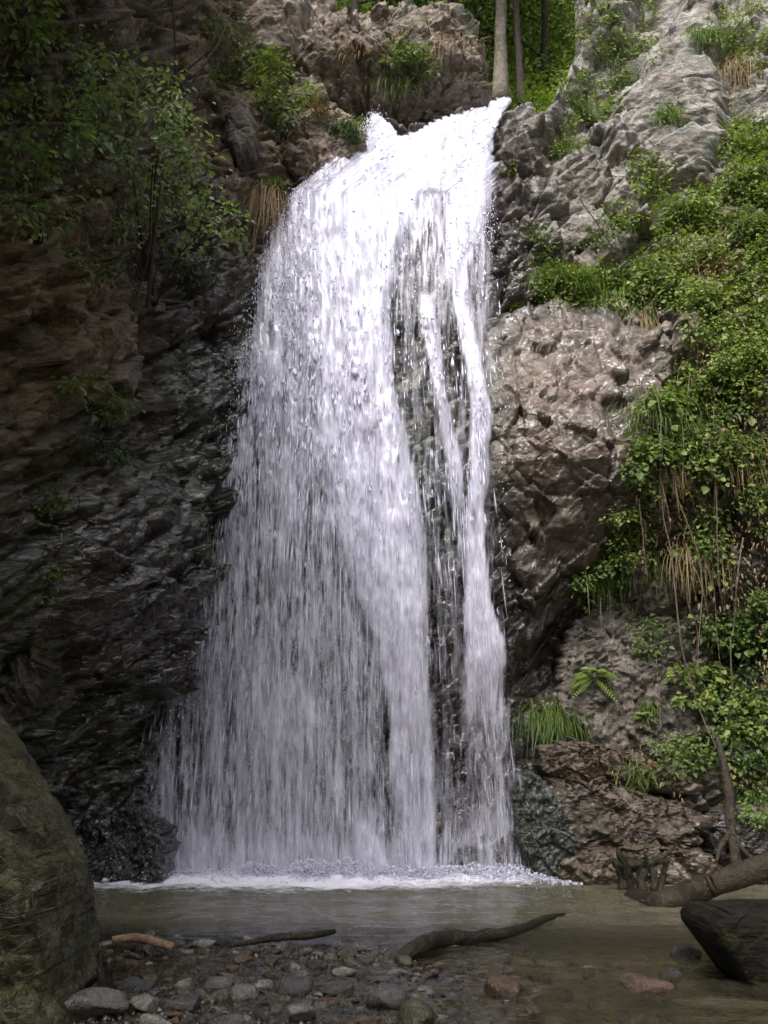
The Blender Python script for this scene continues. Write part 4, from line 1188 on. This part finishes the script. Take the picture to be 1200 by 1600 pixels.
GR = [(880, 440, 420, .55, 'grass', 'bushy bright grass tuft above the cracked rock', .55, .45), (975, 470, 420, .75, 'grass', 'long pale grass hanging over the top right of the cracked rock', .6, .85),
      (1010, 500, 220, .6, 'dry', 'dry straw hanging beside the long pale grass', .4, .95), (1070, 600, 260, .6, 'dry', 'dry straw clump within the right ivy', .5, .95), (1110, 570, 160, .6, 'dry', 'faded straw hanging high on the right ivy curtain', .35, .95),
      (1020, 640, 240, .5, 'grass', 'green grass at the upper edge of the hanging ivy', .5, .7), (940, 900, 160, .4, 'grass', 'short bright grass under the corner of the cracked rock', .3, .8),
      (860, 1120, 420, .5, 'grass', 'green sedge clump in the dark nook right of the fall base', .5, .6), (880, 1135, 140, .42, 'dry', 'brown dead blades in the sedge clump', .35, .75),
      (418, 300, 260, .75, 'dry', 'rusty dry grass hanging left of the fall top', .25, 1.0), (425, 290, 110, .35, 'grass', 'green blades on top of the rusty dry grass', .25, .6),
      (555, 80, 90, .4, 'dry', 'dry brown grass on the left of the big boulder', .6, .7), (690, 70, 130, .45, 'dry', 'dry brown grass over the right of the big boulder', .7, .8), (620, 130, 130, .4, 'grass', 'green grass under the big boulder', .6, .8), (545, 200, 120, .3, 'grass', 'short grass on the rock above the pale rounded boulder', .35, .6),
      (500, 175, 110, .35, 'dry', 'thin dry stalks on the pale rounded boulder', .35, .4), (1160, 110, 300, .7, 'dry', 'brown dead grass under the top right bush', .6, .9), (1100, 55, 200, .5, 'grass', 'light grass on the crest of the pale crag', .4, .7),
      (900, 170, 160, .45, 'grass', 'grass hanging below the yellow-green bush', .4, .8), (870, 235, 160, .4, 'grass', 'grass along the ledge right of the lip', .4, .7), (1050, 180, 160, .4, 'grass', 'grass in the crack of the pale crag', .3, .8),
      (1015, 1105, 110, .3, 'grass', 'thin grass below the fern', .2, .4), (800, 480, 50, .2, 'grass', 'small grass sprig beside the right strand of water', .1, .3), (1000, 1210, 120, .3, 'grass', 'grass blades on the leaf-strewn shelf', .4, .5),
      (930, 430, 160, .4, 'grass', 'grass between the bright tuft and the long pale grass', .4, .7), (1120, 430, 160, .55, 'dry', 'bare dry stalks on the green right slope', .5, .2), (1100, 640, 200, .5, 'grass', 'long grass hanging among the ivy below the straw', .6, .85), (1160, 540, 200, .5, 'grass', 'fine grass at the right edge above the vines', .6, .7), (1040, 720, 160, .5, 'dry', 'straw hanging over the rim of the cracked rock', .4, .95),
      (1150, 700, 160, .55, 'dry', 'faded straw in the middle of the ivy curtain', .5, .95), (1060, 330, 180, .4, 'grass', 'pale grass between the crag and the broad bright bush', .6, .5), (1180, 350, 180, .45, 'grass', 'pale grass between the two right edge bushes', .35, .5), (835, 160, 140, .35, 'grass', 'grass right of the foot of the two trunks', .6, .3),
      (1090, 860, 140, .5, 'dry', 'dead stalks hanging behind the bare vines', .5, .95), (1020, 880, 160, .4, 'grass', 'grass fringe at the lower end of the ivy rim', .5, .8), (105, 1150, 20, .2, 'grass', 'lone grass blades in the dark nook behind the leaning boulder', .1, .3)]
for i, (u, v, n, L, mt, lb, wid, hang) in enumerate(GR):
    grass(u, v, n, L, M[mt], lb, 500 + i, wid, hang)

# fern with its fronds
def fern(u, v, label, seed, size=.34, n=7, angs=None):
    r = np.random.default_rng(seed)
    p0, n0, _ = hit(u, v)
    e_ = empty('fern', p0)
    for i in range(n):
        a = (angs[i] if angs else r.uniform(-2.2, 2.2))
        d_ = nrm(np.array([math.sin(a), -.75, math.cos(a) * .8]))
        L = size * r.uniform(.8, 1.2)
        t = np.linspace(0, 1, 15)
        sp = d_[None] * (L * t)[:, None] + np.array([0, 0, -1.]) * (L * .55 * t ** 2)[:, None]
        g = Geo(); add_tube(g, sp, [.004, .0015], 4, a=.3)
        side = nrm(np.cross(d_, [0, -.3, 1.]))
        T = nrm(np.gradient(sp, axis=0))
        for sg in (-1, 1):
            pl_ = sp[2:]; tt = t[2:]
            ln = L * .34 * np.sin(np.pi * (tt * .85 + .13))
            D = nrm(side[None] * sg + T[2:] * .45 + np.array([0, 0, -.15]))
            add_leaves(g, pl_, D, np.broadcast_to(np.array([0, -.5, 1.]), D.shape), ln, L * .034, np.full(len(pl_), r.uniform(.3, .8)))
        g.build('frond', M['leaf_bright'], False, e_)
    tag(e_, label, 'fern')
fern(925, 1055, 'bright green fern growing on the shaded wall right of the fall', 41, .45, 7, [-1.9, -1.45, -1.0, -.3, .5, 1.0, 2.2])
fern(1005, 1120, 'small pale fern below and right of the bright fern', 43, .25, 5, [-1, -.4, .1, .6, 1.4])

# bare vines and roots hanging on the right wall; each its own thing
VINES = [([(1107, 690), (1118, 760), (1121, 840), (1124, 920)], .012, 'pale bare stem hanging straight down the upper ivy'),
         ([(1030, 740), (1036, 800), (1050, 880), (1062, 990), (1082, 1075), (1102, 1130), (1132, 1195)], .014, 'longest bare vine slanting right down to the root trunk'),
         ([(1050, 760), (1078, 830), (1096, 890), (1095, 960), (1087, 1055)], .013, 'bare vine crossing the longest vine'),
         ([(1160, 840), (1153, 900), (1148, 970), (1142, 1010), (1146, 1120), (1142, 1180)], .014, 'bare vine near the right edge with ivy leaves'),
         ([(1025, 1030), (1030, 1090), (1032, 1140)], .009, 'short thin vine beside the small pale fern'),
         ([(1125, 830), (1115, 900), (1120, 980), (1128, 1060)], .010, 'thin vine between the two long bare vines at right'),
         ([(1068, 900), (1078, 950), (1090, 990), (1084, 1040)], .008, 'thin crooked rootlet between the crossing vines'),
         ([(998, 780), (1004, 830), (1010, 900)], .010, 'short bare stem at the rim of the cracked rock'),
         ([(905, 310), (930, 345), (950, 375), (975, 410)], .012, 'bare dark twig lying across the grey-pink face'),
         ([(1085, 400), (1096, 440), (1100, 480)], .010, 'upright dead stalk on the green slope')]
for i, (pl, rad, lb) in enumerate(VINES):
    top = hit(*pl[0])[0]
    P = np.array([at(u, v, top[1] - .55 + 0.04 * k_) for k_, (u, v) in enumerate(pl)])
    low = [hit(*q)[0][1] for q in pl]
    P = np.array([at(u, v, min(P[k_][1], low[k_] - .35)) for k_, (u, v) in enumerate(pl)])
    sp = spline(P, 50); sp += .012 * np.stack([fbm(np.stack([np.arange(50) * .22, np.full(50, i * 7. + j)], -1), 3, j) for j in range(3)], -1)
    e_ = P[0]
    g = Geo(); add_tube(g, sp - e_, [rad, rad * .9, rad * .6], 6, .15, i)
    o = g.build('vine', M['vine'] if i != 8 else M['bark'], True); o.location = e_
    tag(o, lb, 'vine')

# bare dark branches in front of the left wall
BR = [([[(-20, 545), (40, 528), (75, 505), (110, 470), (150, 425), (210, 395)], [(60, 518), (90, 500), (105, 486)]], 12.0, .03, 'long dark bare branch reaching in from the left edge'),
      ([[(20, 512), (65, 462), (105, 425), (122, 370), (116, 290), (100, 205)], [(105, 425), (150, 412), (190, 400)]], 12.4, .032, 'curved dark stem rising from the bare branch into the grey-green shrub'),
      ([[(230, 480), (240, 380), (250, 290), (262, 200), (274, 120), (270, 0), (268, -30)], [(262, 200), (300, 130), (345, 60), (372, -20)], [(302, 128), (330, 70), (346, -20)]], 13.3, .03, 'tall thin forked sapling in front of the upper left wall'),
      ([[(200, 560), (212, 470), (232, 400), (236, 330)], [(212, 470), (200, 420)]], 13.6, .02, 'slim dark stem left of the wet slab'),
      ([[(150, 110), (165, 60), (185, -20)], [(160, 80), (140, 40)]], 12.6, .03, 'dark leaning trunk piece in the top left shade')]
for i, (pls, Y, rad, lb) in enumerate(BR):
    b0 = at(*pls[0][0], Y)
    g = Geo()
    for j, pl in enumerate(pls):
        P = np.array([at(u, v, Y + .15 * math.sin(k_ * 1.7 + i)) for k_, (u, v) in enumerate(pl)])
        if j:
            src = spline(np.array([at(u, v, Y + .15 * math.sin(k_ * 1.7 + i)) for k_, (u, v) in enumerate(pls[0])]), 60)
            P[0] = src[np.argmin(((src - P[0]) ** 2).sum(1))]
        add_tube(g, spline(P, 40) - b0, [rad * (1 if j == 0 else .55), rad * .35], 8, .15, i)
    o = g.build('bare_branch', M['bark'], True); o.location = b0
    tag(o, lb, 'branch')

# root trunk at the right, driftwood, logs
def log(pts, radii, label, mat, name, sides=22, bump=.34, cat='log', seed=1, side=(), n=60):
    P = np.array(pts, float); b0 = P.mean(0)
    sp = spline(P - b0, n)
    sp += np.mean(radii) * .25 * np.stack([fbm(np.stack([np.arange(n) * .15, np.full(n, seed + j * 3.)], -1), 3, seed + j) for j in range(3)], -1)
    g = Geo(); add_tube(g, sp, radii, sides, bump, seed)
    if not side:
        o = g.build(name, mat, True); o.location = b0
    else:
        o = empty(name, b0); g.build('trunk', mat, True, o)
        for (q, rr) in side:
            g = Geo(); add_tube(g, spline(np.array(q) - b0, 24), rr, 8, .2, seed + 3); g.build('root', mat, True, o)
    tag(o, label, cat)
    return o
log([at(1122, 1150, 15.0), at(1132, 1200, 14.7), at(1140, 1250, 14.55), at(1143, 1300, 14.4), at(1150, 1350, 14.3)], [.035, .06, .075, .065, .085], 'gnarled old tree foot coming down the right bank to the water', M['drift_wood'], 'old_tree', side=[([at(1141, 1290, 14.4), at(1155, 1320, 14.3), at(1180, 1345, 14.2)], [.05, .02]), ([at(1141, 1300, 14.4), at(1125, 1325, 14.3), at(1120, 1345, 14.2)], [.05, .02])], cat='tree')
log([on_level(622, 1500, .0), on_level(650, 1480, .07), on_level(690, 1466, .08), on_level(725, 1466, .05), on_level(765, 1462, .04), on_level(810, 1452, .03), on_level(850, 1436, .03), on_level(900, 1428, -.04)], [.05, .075, .075, .065, .055, .05, .035, .015], 'black waterlogged branch curving across the shallow stream', M['wet_wood'], 'driftwood_branch', seed=4, cat='branch')
log([on_level(985, 1402, -.02), on_level(1035, 1408, .06), at(1090, 1390, 12.6), at(1140, 1371, 12.5), at(1240, 1340, 12.3)], [.09, .13, .14, .14, .15], 'thick dark log slanting out of the pool at the right edge', M['drift_wood'], 'log', 22, .18, seed=6)
log([on_level(360, 1478, .05), on_level(430, 1465, .08), on_level(480, 1462, .09), on_level(522, 1455, .08)], [.02, .035, .035, .025], 'thin dark stick on the far edge of the gravel bar', M['wet_wood'], 'stick', 10, .2, seed=8, cat='stick', n=30)
log([on_level(175, 1468, .10), on_level(215, 1466, .10), on_level(268, 1480, .09)], [.03, .04, .035], 'pale broken stick beside the leaning boulder', M['pale_wood'], 'stick', 10, .15, seed=9, cat='stick', n=30)
log([on_level(1000, 1408, .04), on_level(1080, 1412, .03), on_level(1180, 1418, .03)], [.02, .03, .02], 'thin submerged stick below the thick log', M['wet_wood'], 'stick', 10, .2, seed=10, cat='stick', n=30)

# root stump: a crown of twisted roots standing in the pool
b0 = on_level(985, 1398, -.05); Yb = b0[1]
e_ = empty('root_stump', b0)
ROOTS = [([(975, 1392), (970, 1365), (958, 1345), (945, 1352)], [.07, .05, .02]), ([(985, 1395), (980, 1360), (968, 1335), (965, 1325)], [.07, .055, .015]), ([(1005, 1395), (1002, 1372), (1015, 1350), (1035, 1340), (1058, 1320)], [.07, .05, .015]),
         ([(1030, 1395), (1036, 1370), (1040, 1345)], [.05, .03]), ([(1000, 1365), (1010, 1345), (1005, 1328)], [.045, .015]), ([(960, 1350), (985, 1352), (1015, 1348), (1045, 1345)], [.05, .06, .03]), ([(985, 1360), (1000, 1352), (1020, 1362), (1022, 1392)], [.04, .045, .05])]
for i, (pl, rr) in enumerate(ROOTS):
    P = np.array([at(u, v, Yb + .12 * math.sin(2.3 * i + j)) for j, (u, v) in enumerate(pl)])
    g = Geo(); add_tube(g, spline(P, 26) - b0, rr, 10, .3, 70 + i)
    g.build('root', M['wet_wood'], True, e_)
tag(e_, 'black tangled root stump standing in the pool beside the thick log', 'stump')

# the dark broken log block at the right edge of the foreground
k = NT('rotten_wood')
P = k.pos(scale=(1.5, 1.5, 16), rot=(0.05, .06, 0))
n_ = k.noise(P, 3.0, 5, 0.65, 0.3)
c = k.mix(k.ramp(n_, [(0.35, 0.0), (0.65, 1.0)]), (0.006, 0.005, 0.004), (0.022, 0.018, 0.014))
c = k.mix(k.ramp(k.noise(k.pos(), 5, 4), [(0.5, 0.0), (0.7, .6)]), c, (0.04, 0.05, 0.016))
M['rotten'] = k.set(Base_Color=c, Roughness=0.8, Normal=k.bump(n_, 1.0, 0.03), Specular_IOR_Level=0.12)
blk = poly_rock([(1096, 1436), (1112, 1424), (1180, 1418), (1290, 1420), (1290, 1545), (1190, 1570), (1155, 1530), (1118, 1480), (1098, 1458)], 8.3, .3, .9, 'dark rotten log block overhanging the stream at the right edge', 'rotten_log', seed=90, cell=.4, amp=.025, res=(120, 90), box=.45, lean=-.15, cat='log', crack=.02, solid=False)
blk.data.materials[0] = M['rotten']

# leaf litter on the shelf
r = np.random.default_rng(61)
uv = sample_poly([(850, 1185), (930, 1165), (1040, 1190), (1090, 1230), (980, 1235), (880, 1225)], 260, r)
C = on_rock(uv, .02)
g = Geo(); n = len(C)
add_leaves(g, C, unit(n, r) * np.array([1, 1, .3]), nrm(np.array([0, -.4, 1]) + .4 * r.normal(size=(n, 3))), r.uniform(.05, .11, n), r.uniform(.02, .035, n), r.random(n))
o = g.build('leaf_litter', M['litter']); tag(o, 'fallen brown leaves scattered on the shelf at right', 'leaf litter', kind='stuff')

# ------------------------------------------------------------------ stones of the gravel bar
def stone_mat(name, a, b):
    k = NT(name)
    P = k.pos(obj=True); rnd = k.node('ObjectInfo').outputs['Random']
    c = k.mix(rnd, a, b)
    c = k.mix(1.0, c, k.ramp(k.noise(P, 2.2, 5, .65, .5), [(0.3, .5), (0.7, 1.5)]), 'MULTIPLY')
    c = k.mix(1.0, c, k.ramp(k.noise(P, 14, 3, .6), [(0.3, .7), (0.7, 1.3)]), 'MULTIPLY')
    rg = k.ramp(k.noise(P, 3, 3), [(0.35, .10), (0.65, .42)])
    return k.set(Base_Color=c, Roughness=rg, Normal=k.bump(k.noise(P, 9, 4, .65), .6, .08))
SM = [stone_mat('wet_slate_stone', (.025, .024, .024), (.07, .067, .062)), stone_mat('brown_stone', (.04, .026, .018), (.10, .062, .04)), stone_mat('pale_stone', (.10, .095, .085), (.2, .19, .165)), stone_mat('olive_stone', (.05, .047, .028), (.10, .095, .065))]
import bmesh
def stone_mesh(seed, sub, mat, flat):
    bm = bmesh.new(); bmesh.ops.create_icosphere(bm, subdivisions=sub, radius=1.0)
    V = np.array([x.co[:] for x in bm.verts]); F = np.array([[x.index for x in f.verts] for f in bm.faces]); bm.free()
    rr = np.random.default_rng(seed)
    for _ in range(9):                                   # chop flat faces off a pebble
        nn = nrm(rr.normal(size=3)); dd = rr.uniform(.55, .85)
        h = V @ nn
        V = V - np.clip(h - dd, 0, None)[:, None] * nn
    V = V * (1 + .07 * fbm(V * 2.3 + seed, 3, seed))[:, None] * np.array([1, rr.uniform(.6, .9), flat])
    return mesh_data('stone', V, F, mat, False)
VAR = [[stone_mesh(s_ * 7 + m_, 3, SM[m_], [.38, .5, .65][s_ % 3]) for s_ in range(6)] for m_ in range(4)]
PLACED = []
def stone(u, v, px, kind, seed, label, group=None, sink=.12):
    rr = np.random.default_rng(seed)
    p = on_level(u, v, 0.0)
    depth = p[1] * CP
    s_ = px * depth / FPX
    z0 = float(bed_height(np.array([p[0]]), np.array([p[1]]))[0])
    z0 = max(z0, -.05)
    o = bpy.data.objects.new('stone', VAR[kind][rr.integers(6)])
    col.objects.link(o)
    o.location = (p[0], p[1], z0 + s_ * (.42 - sink))
    o.rotation_euler = (rr.normal(0, .18), rr.normal(0, .18), rr.uniform(0, 6.28))
    o.scale = (s_ * rr.uniform(.9, 1.25), s_ * rr.uniform(.9, 1.2), s_ * rr.uniform(.85, 1.2))
    tag(o, label, 'stone', group)
    PLACED.append((u, v, px))
BIG = [(140, 1590, 58, 2, 'big pale speckled stone at the bottom left beneath the boulder'), (228, 1578, 32, 2, 'light grey stone right of the big pale speckled stone'), (166, 1477, 17, 2, 'round pale stone touching the leaning boulder at the waterline'),
       (318, 1478, 20, 2, 'rounded grey stone at the far edge of the gravel bar'), (232, 1462, 18, 3, 'olive stone behind the pale broken stick'), (250, 1464, 14, 1, 'rust-brown stone beside the olive stone'), (470, 1524, 18, 2, 'pale flat stone in the middle of the bar'),
       (380, 1556, 24, 2, 'pale angular stone near the bottom of the bar'), (460, 1545, 34, 0, 'broad flat slate stone in the middle foreground'), (535, 1521, 22, 2, 'long pale stone at the right of the bar'), (545, 1495, 18, 3, 'olive stone by the water right of the bar'),
       (620, 1520, 14, 2, 'small white stone near the tip of the waterlogged branch'), (672, 1525, 18, 1, 'reddish-brown stone below the tip of the waterlogged branch'), (600, 1572, 42, 0, 'wide black flat stone at the bottom centre'), (530, 1548, 26, 0, 'black wedge-shaped stone left of the wide black stone'),
       (790, 1543, 32, 1, 'pinkish rock breaking the riffle at right'), (1010, 1545, 40, 1, 'brown rock just awash at the lower right'), (1075, 1490, 26, 0, 'dark stone under the rotten log block'), (290, 1575, 34, 0, 'dark angular stone at the bottom left of the bar'),
       (650, 1598, 40, 3, 'flat olive stone cut by the bottom edge'), (300, 1520, 12, 1, 'small orange-brown stone in the left of the bar'), (545, 1470, 12, 1, 'orange stone at the upper right end of the bar'), (215, 1545, 26, 0, 'dark upright stone leaning by the boulder foot'), (470, 1588, 34, 2, 'pale stone at the bottom edge left of centre'),
       (1045, 1520, 22, 0, 'small dark rock in front of the rotten log block'), (830, 1575, 20, 1, 'small brown stone in the lower riffle')]
for i, (u, v, px, kd, lb) in enumerate(BIG):
    stone(u, v, px, kd, 900 + i, lb)
r = np.random.default_rng(88)
BAR = [(160, 1475), (260, 1462), (380, 1462), (520, 1468), (600, 1492), (690, 1515), (720, 1550), (690, 1612), (90, 1612), (185, 1545)]
cnt = 0
for (u, v) in sample_poly(BAR, 3000, r):
    px = 8 + 17 * r.random() ** 2.0
    px *= 0.7 + 0.65 * (v - 1460) / 140
    if any((u - a) ** 2 + ((v - b) * 2.4) ** 2 < (0.85 * (px + c)) ** 2 for a, b, c in PLACED):
        continue
    stone(u, v, px, [0, 0, 0, 1, 1, 3, 3, 2][r.integers(8)], 2000 + cnt, 'small wet stone among the many on the gravel bar', 'small stones of the gravel bar')
    cnt += 1
    if cnt >= 230: break
for (u, v) in sample_poly([(640, 1510), (900, 1460), (1060, 1480), (1060, 1600), (700, 1612)], 45, r):
    if any((u - a) ** 2 + ((v - b) * 2.4) ** 2 < (0.9 * (10 + c)) ** 2 for a, b, c in PLACED):
        continue
    stone(u, v, 8 + 9 * r.random(), [0, 1, 1, 3][r.integers(4)], 3000 + cnt, 'small stone awash in the riffle at right', 'stones awash in the riffle', .40)
    cnt += 1
# fine gravel between them
g = Geo()
uv = sample_poly([(100, 1462), (560, 1462), (720, 1515), (740, 1612), (60, 1612)], 5200, r)
P = on_level(uv[:, 0], uv[:, 1], 0.0)
P[:, 2] = bed_height(P[:, 0], P[:, 1]) + .006
V, F = blobs(P, r.lognormal(-4.0, .4, len(P)), 12, .6)
g.add(V, F, np.repeat(r.random(len(P)), 6))
k = NT('gravel')
c = k.ramp(k.attr('rnd'), [(0, (.015, .013, .011)), (.5, (.045, .035, .026)), (.85, (.07, .055, .042)), (1, (.2, .18, .15))])
M['gravel'] = k.set(Base_Color=c, Roughness=.35)
o = g.build('gravel', M['gravel']); tag(o, 'fine dark gravel between the stones of the bar', 'gravel', kind='stuff')
# drowned leaves on the bed
n = 200
uv = np.concatenate([sample_poly(BAR, n // 2, r), sample_poly([(640, 1500), (860, 1440), (1080, 1440), (1080, 1600), (700, 1612)], n // 2, r)])
P = on_level(uv[:, 0], uv[:, 1], 0.0); P[:, 2] = bed_height(P[:, 0], P[:, 1]) + .02 + .02 * r.random(n)
g = Geo(); add_leaves(g, P, unit(n, r) * np.array([1, 1, .15]), nrm(np.array([0, 0, 1]) + .3 * r.normal(size=(n, 3))), r.uniform(.05, .10, n), r.uniform(.02, .035, n), r.random(n))
o = g.build('sunken_leaves', M['litter']); tag(o, 'sodden brown leaves lying on the streambed', 'leaf litter', kind='stuff')
